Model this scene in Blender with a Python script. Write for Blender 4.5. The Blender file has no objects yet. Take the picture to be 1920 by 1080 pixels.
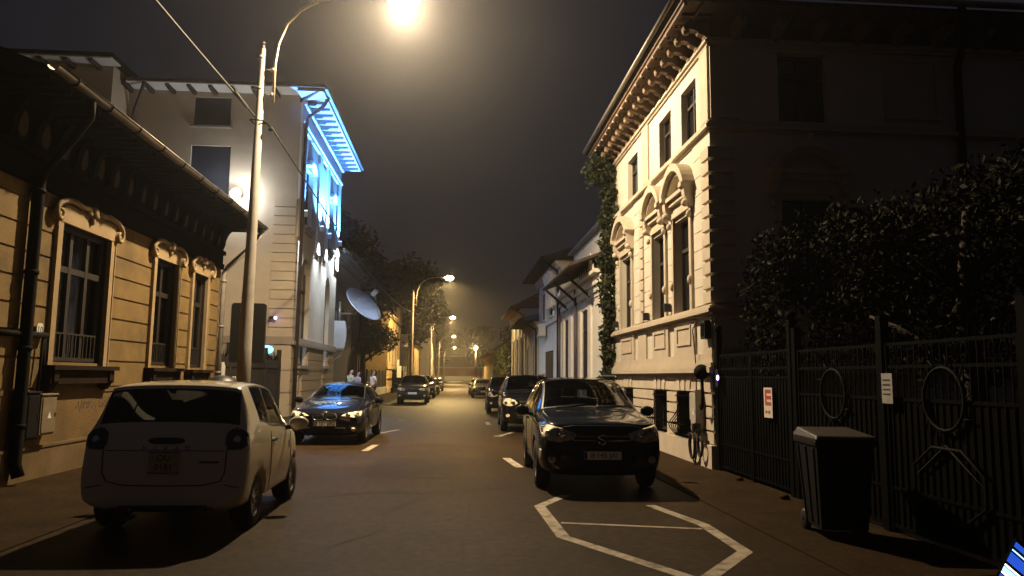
import bpy, bmesh, math, random
import numpy as np
from mathutils import Vector, Matrix
from mathutils.bvhtree import BVHTree

random.seed(7)
RNG = np.random.default_rng(11)
SC = bpy.context.scene
COL = SC.collection
PI = math.pi
R = math.radians

# ------------------------------------------------------------------ materials
MATS = {}


def principled(name):
    m = bpy.data.materials.new(name)
    m.use_nodes = True
    nt = m.node_tree
    return m, nt, nt.nodes['Principled BSDF']


def mat(name, col, rough=.8, var=.12, scale=3., bump=0., bscale=60., metal=0., coat=0., spec=.5,
        stain=0., stain_col=None, stain_scale=.6, back=None, bdist=.01, speck=None):
    """procedural surface: base colour varied by noise, optional stains with a shape of their own, bump"""
    m, nt, b = principled(name)
    N, L = nt.nodes, nt.links
    tc = N.new('ShaderNodeTexCoord')
    n1 = N.new('ShaderNodeTexNoise')
    n1.inputs['Scale'].default_value = scale
    n1.inputs['Detail'].default_value = 6
    L.new(tc.outputs['Object'], n1.inputs['Vector'])
    r = N.new('ShaderNodeValToRGB')
    r.color_ramp.elements[0].position = .3
    r.color_ramp.elements[1].position = .7
    r.color_ramp.elements[0].color = [c * (1 - var) for c in col] + [1]
    r.color_ramp.elements[1].color = [min(1, c * (1 + var)) for c in col] + [1]
    L.new(n1.outputs['Fac'], r.inputs['Fac'])
    out = r.outputs['Color']
    if stain:
        n2 = N.new('ShaderNodeTexNoise')
        n2.inputs['Scale'].default_value = stain_scale
        n2.inputs['Detail'].default_value = 8
        n2.inputs['Roughness'].default_value = .65
        L.new(tc.outputs['Object'], n2.inputs['Vector'])
        r2 = N.new('ShaderNodeValToRGB')
        r2.color_ramp.elements[0].position = .5
        r2.color_ramp.elements[1].position = .68
        r2.color_ramp.elements[0].color = (0, 0, 0, 1)
        r2.color_ramp.elements[1].color = (stain, stain, stain, 1)
        L.new(n2.outputs['Fac'], r2.inputs['Fac'])
        mx = N.new('ShaderNodeMix')
        mx.data_type = 'RGBA'
        L.new(r2.outputs['Color'], mx.inputs['Factor'])
        L.new(out, mx.inputs['A'])
        sc = stain_col or [c * .5 for c in col]
        mx.inputs['B'].default_value = list(sc) + [1]
        out = mx.outputs['Result']
    if speck:
        n4 = N.new('ShaderNodeTexNoise')
        n4.inputs['Scale'].default_value = speck[0]
        n4.inputs['Detail'].default_value = 3
        n4.inputs['Roughness'].default_value = .7
        L.new(tc.outputs['Object'], n4.inputs['Vector'])
        r4 = N.new('ShaderNodeValToRGB')
        r4.color_ramp.elements[0].position = .35
        r4.color_ramp.elements[1].position = .65
        r4.color_ramp.elements[0].color = [1 - speck[1]] * 3 + [1]
        r4.color_ramp.elements[1].color = [1 + speck[1]] * 3 + [1]
        L.new(n4.outputs['Fac'], r4.inputs['Fac'])
        m4 = N.new('ShaderNodeMix')
        m4.data_type = 'RGBA'
        m4.blend_type = 'MULTIPLY'
        m4.inputs['Factor'].default_value = 1
        L.new(out, m4.inputs['A'])
        L.new(r4.outputs['Color'], m4.inputs['B'])
        out = m4.outputs['Result']
    if back is not None:
        g = N.new('ShaderNodeNewGeometry')
        mb_ = N.new('ShaderNodeMix')
        mb_.data_type = 'RGBA'
        L.new(g.outputs['Backfacing'], mb_.inputs['Factor'])
        L.new(out, mb_.inputs['A'])
        mb_.inputs['B'].default_value = list(back) + [1]
        out = mb_.outputs['Result']
    L.new(out, b.inputs['Base Color'])
    b.inputs['Roughness'].default_value = rough
    b.inputs['Metallic'].default_value = metal
    b.inputs['Coat Weight'].default_value = coat
    b.inputs['Coat Roughness'].default_value = .04
    b.inputs['Specular IOR Level'].default_value = spec
    if bump:
        n3 = N.new('ShaderNodeTexNoise')
        n3.inputs['Scale'].default_value = bscale
        n3.inputs['Detail'].default_value = 5
        L.new(tc.outputs['Object'], n3.inputs['Vector'])
        bp = N.new('ShaderNodeBump')
        bp.inputs['Strength'].default_value = bump
        bp.inputs['Distance'].default_value = bdist
        L.new(n3.outputs['Fac'], bp.inputs['Height'])
        L.new(bp.outputs['Normal'], b.inputs['Normal'])
    MATS[name] = m
    return m


def glass(name, tint=(.35, .38, .38), refl=.10):
    m = bpy.data.materials.new(name)
    m.use_nodes = True
    nt = m.node_tree
    N, L = nt.nodes, nt.links
    N.clear()
    o = N.new('ShaderNodeOutputMaterial')
    t = N.new('ShaderNodeBsdfTransparent')
    t.inputs['Color'].default_value = list(tint) + [1]
    g = N.new('ShaderNodeBsdfGlossy')
    g.inputs['Roughness'].default_value = .03
    f = N.new('ShaderNodeFresnel')
    f.inputs['IOR'].default_value = 1.5
    ad = N.new('ShaderNodeMath')
    ad.operation = 'ADD'
    ad.use_clamp = True
    ad.inputs[1].default_value = refl - .04
    mx = N.new('ShaderNodeMixShader')
    L.new(f.outputs[0], ad.inputs[0])
    L.new(ad.outputs[0], mx.inputs[0])
    L.new(t.outputs[0], mx.inputs[1])
    L.new(g.outputs[0], mx.inputs[2])
    L.new(mx.outputs[0], o.inputs['Surface'])
    MATS[name] = m
    return m


def emit(name, col, s):
    m, nt, b = principled(name)
    b.inputs['Base Color'].default_value = list(col) + [1]
    b.inputs['Emission Color'].default_value = list(col) + [1]
    b.inputs['Emission Strength'].default_value = s
    MATS[name] = m
    return m


def leafmat(name, c1, c2, rough=.5, spec=.3):
    m, nt, b = principled(name)
    N, L = nt.nodes, nt.links
    tc = N.new('ShaderNodeTexCoord')
    n = N.new('ShaderNodeTexNoise')
    n.inputs['Scale'].default_value = 5
    n.inputs['Detail'].default_value = 4
    L.new(tc.outputs['Object'], n.inputs['Vector'])
    r = N.new('ShaderNodeValToRGB')
    b.inputs['Specular IOR Level'].default_value = spec
    r.color_ramp.elements[0].position = .42
    r.color_ramp.elements[1].position = .68
    r.color_ramp.elements[0].color = list(c1) + [1]
    r.color_ramp.elements[1].color = list(c2) + [1]
    L.new(n.outputs['Fac'], r.inputs['Fac'])
    L.new(r.outputs['Color'], b.inputs['Base Color'])
    b.inputs['Roughness'].default_value = rough
    MATS[name] = m
    return m


# ------------------------------------------------------------------ mesh building
class MB:
    def __init__(s):
        s.v = []
        s.f = []
        s.m = []
        s.sm = []
        s.marks = []

    def cut(s):
        s.marks.append((len(s.v), len(s.f)))

    def build_each(s, name, mats, parent=None, bevel=0):
        """one object per piece between the cut() marks"""
        ends = s.marks[1:] + [(len(s.v), len(s.f))]
        out = []
        for (v0, f0), (v1, f1) in zip(s.marks, ends):
            q = MB()
            q.v = s.v[v0:v1]
            q.f = [tuple(i - v0 for i in f) for f in s.f[f0:f1]]
            q.m = s.m[f0:f1]
            q.sm = s.sm[f0:f1]
            if q.f:
                out.append(q.build(name, mats, parent, bevel))
        return out

    def poly(s, pts, m=0, smooth=False):
        k = len(s.v)
        s.v += [tuple(p) for p in pts]
        s.f.append(tuple(range(k, k + len(pts))))
        s.m.append(m)
        s.sm.append(smooth)

    def hexa(s, p, m=0):
        """p: 8 points, bottom loop 0-3 then top loop 4-7"""
        k = len(s.v)
        s.v += [tuple(q) for q in p]
        for f in ((3, 2, 1, 0), (4, 5, 6, 7), (0, 1, 5, 4), (1, 2, 6, 5), (2, 3, 7, 6), (3, 0, 4, 7)):
            s.f.append(tuple(k + i for i in f))
            s.m.append(m)
            s.sm.append(False)

    def box(s, x0, x1, y0, y1, z0, z1, m=0, T=None):
        p = [(x0, y0, z0), (x1, y0, z0), (x1, y1, z0), (x0, y1, z0), (x0, y0, z1), (x1, y0, z1), (x1, y1, z1), (x0, y1, z1)]
        if T:
            p = [T(*q) for q in p]
        s.hexa(p, m)

    def obox(s, c, ax, h, m=0):
        """oriented box: centre, three axes (unit), half sizes"""
        c = Vector(c)
        a, b, d = [Vector(q).normalized() * k for q, k in zip(ax, h)]
        s.hexa([c - a - b - d, c + a - b - d, c + a + b - d, c - a + b - d, c - a - b + d, c + a - b + d, c + a + b + d, c - a + b + d], m)

    def tube(s, path, r, n=8, m=0, closed=False, caps=True, T=None):
        P = [Vector(T(*p)) if T else Vector(p) for p in path]
        if not hasattr(r, '__len__'):
            r = [r] * len(P)
        k0 = len(s.v)
        ref = None
        cnt = len(P)
        for i, p in enumerate(P):
            if closed:
                d = P[(i + 1) % cnt] - P[i - 1]
            else:
                d = P[min(i + 1, cnt - 1)] - P[max(i - 1, 0)]
            d.normalize()
            if ref is None:
                ref = Vector((0, 0, 1)) if abs(d.z) < .9 else Vector((1, 0, 0))
            a = (ref - d * ref.dot(d)).normalized()
            b = d.cross(a)
            ref = a
            for j in range(n):
                t = 2 * PI * j / n
                s.v.append(tuple(p + a * (math.cos(t) * r[i]) + b * (math.sin(t) * r[i])))
        for i in range(cnt if closed else cnt - 1):
            i2 = (i + 1) % cnt
            for j in range(n):
                j2 = (j + 1) % n
                s.f.append((k0 + i * n + j, k0 + i * n + j2, k0 + i2 * n + j2, k0 + i2 * n + j))
                s.m.append(m)
                s.sm.append(True)
        if caps and not closed:
            s.f.append(tuple(k0 + j for j in range(n))[::-1])
            s.f.append(tuple(k0 + (cnt - 1) * n + j for j in range(n)))
            s.m += [m, m]
            s.sm += [False, False]

    def lathe(s, prof, n=16, c=(0, 0, 0), axis='z', m=0, T=None, smooth=True):
        k0 = len(s.v)
        for (r, h) in prof:
            for j in range(n):
                t = 2 * PI * j / n
                a, b = r * math.cos(t), r * math.sin(t)
                p = {'z': (a, b, h), 'x': (h, a, b), 'y': (a, h, b)}[axis]
                p = (p[0] + c[0], p[1] + c[1], p[2] + c[2])
                s.v.append(tuple(T(*p)) if T else p)
        for i in range(len(prof) - 1):
            for j in range(n):
                j2 = (j + 1) % n
                s.f.append((k0 + i * n + j, k0 + i * n + j2, k0 + (i + 1) * n + j2, k0 + (i + 1) * n + j))
                s.m.append(m)
                s.sm.append(smooth)

    def ball(s, c, r, n=10, m=0, sx=1, sy=1, sz=1, T=None):
        prof = [(max(1e-4, math.sin(PI * i / n)) * r, -math.cos(PI * i / n) * r) for i in range(n + 1)]
        k0 = len(s.v)
        s.lathe(prof, n + 2, (0, 0, 0), 'z', m)
        for i in range(k0, len(s.v)):
            p = s.v[i]
            p = (p[0] * sx + c[0], p[1] * sy + c[1], p[2] * sz + c[2])
            s.v[i] = tuple(T(*p)) if T else p

    def prism(s, poly, fn, d0, d1, m=0, cap0=True, cap1=True):
        """poly: list of (a,b); fn(a,b,d)->xyz"""
        A = [fn(a, b, d0) for a, b in poly]
        B = [fn(a, b, d1) for a, b in poly]
        n = len(poly)
        for i in range(n):
            j = (i + 1) % n
            s.poly([A[i], A[j], B[j], B[i]], m)
        if cap0:
            s.poly(A[::-1], m)
        if cap1:
            s.poly(B, m)

    def mesh(s, name, mats, fix=False):
        me = bpy.data.meshes.new(name)
        me.from_pydata(s.v, [], s.f)
        for q in (mats if isinstance(mats, (list, tuple)) else [mats]):
            me.materials.append(MATS[q] if isinstance(q, str) else q)
        me.polygons.foreach_set('material_index', s.m)
        me.polygons.foreach_set('use_smooth', s.sm)
        if fix:
            bm = bmesh.new()
            bm.from_mesh(me)
            bmesh.ops.remove_doubles(bm, verts=bm.verts, dist=1e-5)
            bmesh.ops.recalc_face_normals(bm, faces=bm.faces)
            bm.to_mesh(me)
            bm.free()
        me.update()
        return me

    def build(s, name, mats, parent=None, bevel=0, fix=False):
        o = bpy.data.objects.new(name, s.mesh(name, mats, fix or bevel > 0))
        COL.objects.link(o)
        o.parent = parent
        if bevel:
            md = o.modifiers.new('bevel', 'BEVEL')
            md.width = bevel
            md.segments = 2
            md.limit_method = 'ANGLE'
        return o


def tag(o, label=None, cat=None, group=None, kind=None):
    if label:
        o['label'] = label
    if cat:
        o['category'] = cat
    if group:
        o['group'] = group
    if kind:
        o['kind'] = kind
    return o


def thing(name, label, cat, loc=(0, 0, 0), rz=0, group=None):
    o = bpy.data.objects.new(name, None)
    o.empty_display_size = .3
    COL.objects.link(o)
    o.location = loc
    o.rotation_euler = (0, 0, rz)
    return tag(o, label, cat, group)


def copy_tree(o, parent=None, skip=()):
    c = o.copy()
    COL.objects.link(c)
    c.parent = parent
    for ch in list(o.children):
        if ch.name.split('.')[0] not in skip:
            copy_tree(ch, c, skip)
    return c


def text(name, body, size, m, parent, loc, rot, extrude=.002, shear=0, align='CENTER', sx=1):
    cu = bpy.data.curves.new(name, 'FONT')
    cu.body = body
    cu.size = size
    cu.extrude = extrude
    cu.shear = shear
    cu.align_x = align
    cu.align_y = 'CENTER'
    t = bpy.data.objects.new(name, cu)
    COL.objects.link(t)
    dg = bpy.context.evaluated_depsgraph_get()
    me = bpy.data.meshes.new_from_object(t.evaluated_get(dg))
    bpy.data.objects.remove(t)
    me.materials.clear()
    me.materials.append(MATS[m])
    o = bpy.data.objects.new(name, me)
    COL.objects.link(o)
    o.parent = parent
    o.location = loc
    o.rotation_euler = rot
    o.scale = (sx, 1, 1)
    return o


# ------------------------------------------------------------------ wall helpers: T(u, d, z), d = depth into the wall
def Tfront(u, d, z):
    return (u, d, z)


def wall_panel(mb, T, u0, u1, z0, z1, ops, depth=.22, m=0, mr=None):
    """front face with rectangular openings and their reveals"""
    mr = m if mr is None else mr
    us = sorted({u0, u1} | {a for o in ops for a in (o[0], o[1])})
    zs = sorted({z0, z1} | {a for o in ops for a in (o[2], o[3])})
    us = [u for u in us if u0 <= u <= u1]
    zs = [z for z in zs if z0 <= z <= z1]
    for i in range(len(us) - 1):
        for j in range(len(zs) - 1):
            uc, zc = (us[i] + us[i + 1]) / 2, (zs[j] + zs[j + 1]) / 2
            if any(o[0] < uc < o[1] and o[2] < zc < o[3] for o in ops):
                continue
            mb.poly([T(us[i], 0, zs[j]), T(us[i + 1], 0, zs[j]), T(us[i + 1], 0, zs[j + 1]), T(us[i], 0, zs[j + 1])], m)
    for (a, b, c, d) in ops:
        mb.poly([T(a, 0, c), T(a, depth, c), T(a, depth, d), T(a, 0, d)], mr)
        mb.poly([T(b, 0, c), T(b, 0, d), T(b, depth, d), T(b, depth, c)], mr)
        mb.poly([T(a, 0, d), T(a, depth, d), T(b, depth, d), T(b, 0, d)], mr)
        mb.poly([T(a, 0, c), T(b, 0, c), T(b, depth, c), T(a, depth, c)], mr)


def courses(mb, T, u0, u1, zs, gaps, d, gap=.03, m=0):
    """raised horizontal courses between grooves, interrupted by the gaps (u0,u1,z0,z1)"""
    for za, zb in zip(zs[:-1], zs[1:]):
        za2, zb2 = za + gap / 2, zb - gap / 2
        iv = sorted((a, b) for a, b, c, e in gaps if c < zb2 and e > za2)
        x = u0
        for a, b in iv + [(u1, u1)]:
            if a > x + .02:
                mb.box(x, min(a, u1), -d, .004, za2, zb2, m, T)
            x = max(x, b)


def window(root, T, u0, u1, z0, z1, depth, fm, gm, nu=2, zsplit=(.7,), bar=.05, name='window', backing=None):
    """timber frame with bars, its pane as a sub-part"""
    d0, d1 = depth - .07, depth - .01
    mb = MB()
    mb.box(u0, u0 + bar, d0, d1, z0, z1, 0, T)
    mb.box(u1 - bar, u1, d0, d1, z0, z1, 0, T)
    mb.box(u0 + bar, u1 - bar, d0, d1, z0, z0 + bar, 0, T)
    mb.box(u0 + bar, u1 - bar, d0, d1, z1 - bar, z1, 0, T)
    for i in range(1, nu):
        u = u0 + (u1 - u0) * i / nu
        mb.box(u - bar * .55, u + bar * .55, d0 - .01, d1 - .003, z0 + bar, z1 - bar, 0, T)
    for s_ in zsplit:
        z = z0 + (z1 - z0) * s_
        mb.box(u0 + bar, u1 - bar, d0 - .005, d1 - .006, z - bar * .6, z + bar * .6, 0, T)
    f = mb.build(name, fm, root)
    g = MB()
    g.poly([T(u0, d1 - .02, z0), T(u1, d1 - .02, z0), T(u1, d1 - .02, z1), T(u0, d1 - .02, z1)])
    g.build('pane', gm, f)
    return f


def arc_band(mb, T, cu, zs, a, h, w, d0, d1, n=14, m=0):
    """segmental arch band: half span a, rise h (outer), width w"""
    Rr = (a * a + h * h) / (2 * h)
    cz = zs + h - Rr
    t0 = math.asin(min(1, a / Rr))
    if h > a:
        t0 = PI - t0
    pts = []
    for i in range(n + 1):
        t = -t0 + 2 * t0 * i / n
        pts.append((cu + Rr * math.sin(t), cz + Rr * math.cos(t), cu + (Rr - w) * math.sin(t), cz + (Rr - w) * math.cos(t)))
    for p, q in zip(pts[:-1], pts[1:]):
        mb.hexa([T(p[2], d0, p[3]), T(q[2], d0, q[3]), T(q[2], d1, q[3]), T(p[2], d1, p[3]),
                 T(p[0], d0, p[1]), T(q[0], d0, q[1]), T(q[0], d1, q[1]), T(p[0], d1, p[1])], m)


def leaves(mb, blobs, n, size, m=0, shell=.55, squash=1.):
    """leaf-sized faces spread through the ellipsoid clumps (cx,cy,cz,rx,ry,rz)"""
    vol = np.array([b[3] * b[4] * b[5] for b in blobs]) ** (2 / 3)
    pk = RNG.choice(len(blobs), n, p=vol / vol.sum())
    for i in pk:
        b = blobs[i]
        d = RNG.normal(size=3)
        d /= np.linalg.norm(d)
        r = shell + (1 - shell) * RNG.random() if RNG.random() < .75 else RNG.random()
        r *= 1 + max(-.3, min(.16, .15 * RNG.normal()))
        c = Vector((b[0] + d[0] * b[3] * r, b[1] + d[1] * b[4] * r, b[2] + d[2] * b[5] * r))
        a = Vector(RNG.normal(size=3)).normalized()
        q = a.orthogonal().normalized()
        q = Matrix.Rotation(RNG.random() * 6.28, 3, a) @ q
        w = a.cross(q)
        s = size * (.6 + .8 * RNG.random())
        mb.poly([c - q * s, c + w * s * .45 - a * s * .1, c + q * s, c - w * s * .45 - a * s * .1], m)


def tree(name, label, loc, h, cr, blobs, n, size, lm, group=None, trunk_r=.16, cat='tree'):
    """tapered trunk with limbs and a leafy crown"""
    t = thing(name, label, cat, loc, 0, group)
    tb = MB()
    tb.tube([(0, 0, -.05), (.03, .02, h * .3), (-.04, .05, h * .6), (.02, 0, h * .9)], [trunk_r * 1.25, trunk_r, trunk_r * .7, trunk_r * .25], 9)
    for k in range(7):
        a = k * 2.4
        z0 = h * (.35 + .07 * k)
        L = cr * (.8 - .06 * k)
        tb.tube([(0, 0, z0), (math.cos(a) * L * .5, math.sin(a) * L * .5, z0 + L * .35), (math.cos(a) * L, math.sin(a) * L, z0 + L * .6)],
                [trunk_r * .5, trunk_r * .3, trunk_r * .1], 6)
    tb.build('trunk', 'bark', t)
    cb = MB()
    leaves(cb, blobs, n, size)
    cb.build('crown', lm, t)
    return t


# ------------------------------------------------------------------ the palette
mat('asphalt', (.035, .0208, .0085), .5, .3, 1.1, .9, 130, spec=.06, speck=(9, .42), stain=.7, stain_col=(.019, .0115, .005), stain_scale=.55)
mat('road_patch', (.023, .0137, .0057), .5, .3, 2, .9, 110, spec=.06, speck=(26, .4))
mat('pavement', (.032, .019, .008), .8, .25, 1.6, .5, 150, stain=.5, stain_col=(.016, .011, .006), stain_scale=.6, spec=.06, speck=(18, .35))
mat('kerb_stone', (.033, .0198, .0085), .8, .2, 4, .4, 90, spec=.06)
mat('road_paint', (.36, .30, .22), .8, .25, 9, .4, 180, stain=.95, stain_col=(.08, .06, .04), stain_scale=5)
mat('soil', (.05, .04, .03), .95, .3, 3, .6, 60)
mat('villa_plaster', (.54, .495, .42), .85, .06, 2, .25, 70, stain=.25, stain_col=(.5, .42, .33), stain_scale=.5)
mat('villa_trim', (.45, .385, .30), .8, .07, 3, .2, 70)
mat('villa_panel', (.45, .38, .30), .82, .07, 3, .2, 70)
mat('villa_plinth', (.54, .46, .36), .85, .1, 2.5, .35, 60, stain=.4, stain_col=(.36, .30, .24), stain_scale=.9)
mat('eave_wood', (.13, .075, .042), .7, .2, 5, .2, 50)
mat('bracket_paint', (.20, .135, .085), .7, .1, 4)
mat('dark_frame', (.035, .026, .02), .55, .2, 8)
mat('brown_frame', (.020, .013, .009), .6, .25, 8, .2, 60)
mat('dark_pane', (.012, .012, .014), .06, .1, 2, spec=.6)
mat('blue_pane', (.02, .024, .04), .1, .1, 2, spec=.5)
mat('black_iron', (.003, .003, .003), .8, .25, 10, .2, 120, spec=.04)
mat('gate_sheet', (.003, .0028, .0025), .9, .3, 4, .2, 60, spec=.05)
mat('worn_iron', (.005, .0035, .0025), .7, .3, 10, .2, 120, spec=.1)
mat('zinc', (.22, .19, .16), .5, .2, 5, metal=.5)
mat('brown_pipe', (.07, .045, .035), .5, .2, 5)
mat('grey_pipe', (.24, .22, .2), .55, .15, 5)
mat('dark_pipe', (.007, .006, .005), .8, .2, 5, spec=.1)
mat('roof_tile', (.30, .13, .07), .85, .3, 4, .6, 12, bdist=.03)
mat('roof_dark', (.005, .0045, .004), .85, .3, 4, .5, 14, bdist=.03, spec=.2)
mat('roof_metal', (.10, .10, .10), .55, .2, 3, metal=.3)
mat('yellow_plaster', (.175, .11, .033), .9, .2, 2.2, .6, 45, stain=.9, stain_col=(.085, .054, .018), stain_scale=.75)
mat('yellow_dado', (.15, .09, .027), .92, .25, 1.6, .8, 30, stain=.95, stain_col=(.085, .055, .028), stain_scale=1.3)
mat('yellow_plinth', (.125, .077, .026), .92, .2, 2, .7, 30, stain=.9, stain_col=(.17, .11, .055), stain_scale=1.1)
mat('house_trim', (.29, .205, .105), .85, .12, 3, .35, 60, stain=.5, stain_col=(.33, .24, .13), stain_scale=2)
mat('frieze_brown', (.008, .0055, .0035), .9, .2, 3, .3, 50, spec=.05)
mat('frieze_panel', (.05, .034, .02), .85, .2, 3, .3, 50)
mat('sill_brown', (.022, .013, .008), .8, .2, 5, .3, 60, spec=.08)
mat('box_tan', (.19, .145, .085), .75, .15, 5, .2, 60, stain=.5, stain_scale=4)
mat('roof_brown', (.055, .036, .024), .85, .3, 4, .5, 14, bdist=.03)
mat('curtain', (.20, .18, .16), .9, .2, 12)
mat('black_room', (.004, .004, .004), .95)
mat('office_plaster', (.46, .385, .29), .88, .08, 1.6, .3, 50, stain=.4, stain_col=(.42, .36, .30), stain_scale=.45)
mat('office_band', (.28, .235, .19), .85, .1, 3, .3, 60)
mat('office_white', (.72, .70, .68), .85, .05, 2, .2, 60, stain=.3, stain_col=(.55, .52, .5))
mat('rafter', (.10, .08, .08), .7, .2, 6)
mat('rafter_dark', (.045, .033, .026), .8, .2, 6)
mat('white_plaster', (.76, .73, .67), .85, .08, 2, .3, 60, stain=.35, stain_col=(.45, .43, .4), stain_scale=.7)
mat('bright_plaster', (.78, .73, .64), .85, .05, 2, .3, 60, stain=.3, stain_col=(.5, .46, .4), stain_scale=.7)
mat('grey_plaster', (.34, .34, .34), .88, .1, 2, .3, 60, stain=.3)
mat('cream_plaster', (.60, .50, .34), .85, .1, 2, .3, 60, stain=.35)
mat('ochre_plaster', (.58, .43, .2), .85, .1, 2, .3, 60, stain=.35)
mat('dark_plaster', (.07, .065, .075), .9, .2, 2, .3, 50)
mat('brick', (.24, .09, .05), .9, .25, 6, .6, 18, bdist=.02)
mat('concrete', (.30, .27, .23), .85, .14, 4, .5, 70, stain=.5, stain_col=(.2, .175, .15), stain_scale=2)
mat('galv', (.42, .38, .3), .45, .12, 8, metal=.6)
mat('cable_black', (.012, .011, .01), .7)
mat('fence_wood', (.022, .016, .012), .8, .4, 6, .4, 40)
mat('board_black', (.012, .012, .013), .6, .2, 5)
mat('plastic_grey', (.42, .39, .34), .6, .1, 5, .2, 60, stain=.4, stain_scale=3)
mat('plastic_white', (.75, .73, .7), .5, .06, 5)
mat('plastic_black', (.015, .015, .015), .45, .15, 8)
mat('bin_plastic', (.006, .006, .006), .65, .25, 6, .15, 90, spec=.15)
mat('bin_lid', (.045, .036, .026), .5, .2, 6, .15, 90, stain=.4, stain_scale=5)
mat('bark', (.06, .045, .032), .95, .3, 8, .8, 30)
mat('paper', (.68, .62, .55), .85, .06, 8)
mat('paper_red', (.45, .06, .04), .85, .1, 8)
mat('paper_dull', (.36, .34, .32), .85, .2, 8)
mat('white_sheet', (.82, .84, .84), .6, .04, 3)
mat('dish_grey', (.66, .70, .82), .5, .08, 2)
mat('skin', (.42, .25, .17), .55, .08, 20)
mat('hair', (.02, .014, .01), .6)
mat('shirt_white', (.85, .83, .8), .85, .06, 20)
mat('shirt_mint', (.52, .70, .60), .85, .06, 20)
mat('shirt_lilac', (.46, .44, .68), .85, .06, 20)
mat('trousers', (.03, .03, .04), .85, .1, 20)
mat('graffiti', (.035, .02, .03), .8)
mat('enamel_white', (.7, .69, .62), .35)
mat('ink', (.02, .02, .025), .6)
mat('plate_white', (.88, .86, .80), .45, .04, 8)
mat('plate_yellow', (.60, .50, .22), .5, .06, 8)
mat('plate_blue', (.02, .04, .22), .5)
mat('tyre', (.016, .016, .016), .8, .2, 20, .3, 60)
mat('rim_silver', (.45, .44, .42), .3, .08, 5, metal=.85)
mat('rim_dark', (.09, .09, .09), .35, .08, 5, metal=.7)
mat('car_trim', (.012, .012, .012), .5)
mat('grille_black', (.005, .005, .005), .6, .2, 30, spec=.3)
mat('chrome', (.7, .68, .64), .15, .05, 5, metal=1)
mat('seat_cloth', (.022, .02, .02), .9, .2, 20)
mat('lamp_red', (.10, .008, .006), .12, .1, 20, coat=.6)
mat('lamp_smoked', (.012, .006, .006), .1, .1, 20, coat=.8)
mat('reflector', (.35, .02, .015), .3)
mat('reflector_white', (.6, .58, .54), .3)
for nm, c, cl, me_ in (('paint_white', (.86, .76, .55), 1, 0), ('paint_navy', (.006, .011, .019), 1, 0), ('paint_black', (.007, .007, .009), 1, 0),
                       ('paint_slate', (.008, .009, .016), 1, 0), ('paint_silver', (.12, .12, .12), 1, .3), ('paint_cream', (.35, .3, .2), 1, 0),
                       ('paint_brown', (.05, .04, .03), 1, .3)):
    mat(nm, c, .3, .03, 2, coat=cl, metal=me_, back=(.008, .008, .008), spec=.5 if nm == 'paint_white' else .03)
glass('car_glass', (.30, .32, .31), .05)
glass('micro_glass', (.8, .8, .76), .045)
glass('house_glass', (.75, .75, .72), .07)
leafmat('leaf_ivy', (.010, .016, .005), (.032, .042, .013), .6, .2)
leafmat('leaf_bush', (.002, .0025, .001), (.030, .026, .008), .6, .05)  # rare pale tone paints a few leaves as lit, the rest near black
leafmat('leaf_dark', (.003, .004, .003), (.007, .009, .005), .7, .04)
leafmat('leaf_hedge', (.02, .03, .008), (.06, .07, .02), .55)


def headlamp_mat(name, c):
    """moulded reflector facets (slanted steps) under a clear coat"""
    m, nt, b = principled(name)
    N, L = nt.nodes, nt.links
    tc = N.new('ShaderNodeTexCoord')
    wv = N.new('ShaderNodeTexWave')
    wv.wave_type = 'BANDS'
    wv.bands_direction = 'Z'
    wv.wave_profile = 'SAW'
    wv.inputs['Scale'].default_value = 9
    L.new(tc.outputs['Object'], wv.inputs['Vector'])
    v = N.new('ShaderNodeTexVoronoi')
    v.inputs['Scale'].default_value = 13
    L.new(tc.outputs['Object'], v.inputs['Vector'])
    r = N.new('ShaderNodeValToRGB')
    r.color_ramp.elements[0].color = list(c) + [1]
    r.color_ramp.elements[1].color = [q * .25 for q in c] + [1]
    r.color_ramp.elements[0].position = .5
    r.color_ramp.elements[1].position = .85
    L.new(v.outputs['Distance'], r.inputs['Fac'])
    L.new(r.outputs['Color'], b.inputs['Base Color'])
    bp = N.new('ShaderNodeBump')
    bp.invert = True
    bp.inputs['Strength'].default_value = 1
    bp.inputs['Distance'].default_value = .05
    L.new(wv.outputs['Fac'], bp.inputs['Height'])
    L.new(bp.outputs['Normal'], b.inputs['Normal'])
    b.inputs['Roughness'].default_value = .45
    b.inputs['Metallic'].default_value = .0
    b.inputs['Coat Weight'].default_value = 1
    b.inputs['Coat Roughness'].default_value = .03
    MATS[name] = m


headlamp_mat('headlamp', (.88, .76, .50))
emit('lamp_glow', (1, .66, .26), 90)
emit('flood_glow', (1, .97, .9), 40)
emit('blue_glow', (.25, .55, 1), 14)
emit('cyan_glow', (.12, .55, 1.0), 5)
emit('violet_glow', (.5, .3, 1), 8)
emit('strip_blue', (.02, .08, .55), 1.2)
emit('strip_pale', (.35, .62, 1), 2.2)
emit('strip_white', (1, .95, .8), 3)

# ------------------------------------------------------------------ ground
def sheet(name, x0, x1, y0, y1, z, m, label=None):
    b = MB()
    nx = max(1, int((x1 - x0) / 40))
    ny = max(1, int((y1 - y0) / 40))
    for i in range(nx):
        for j in range(ny):
            xa, xb = x0 + (x1 - x0) * i / nx, x0 + (x1 - x0) * (i + 1) / nx
            ya, yb = y0 + (y1 - y0) * j / ny, y0 + (y1 - y0) * (j + 1) / ny
            b.poly([(xa, ya, z), (xb, ya, z), (xb, yb, z), (xa, yb, z)])
    return tag(b.build(name, m, fix=True), kind='structure')


KL, KR, PV = -4.0, 3.25, .012
sheet('ground', -400, 400, -200, 900, -.02, 'soil')
sheet('road', KL, KR, -60, 300, 0, 'asphalt')


def slab(name, x0, x1, y0, y1, z, m):
    b = MB()
    b.box(x0, x1, y0, y1, -.015, z)
    return tag(b.build(name, m), kind='structure')


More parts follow.
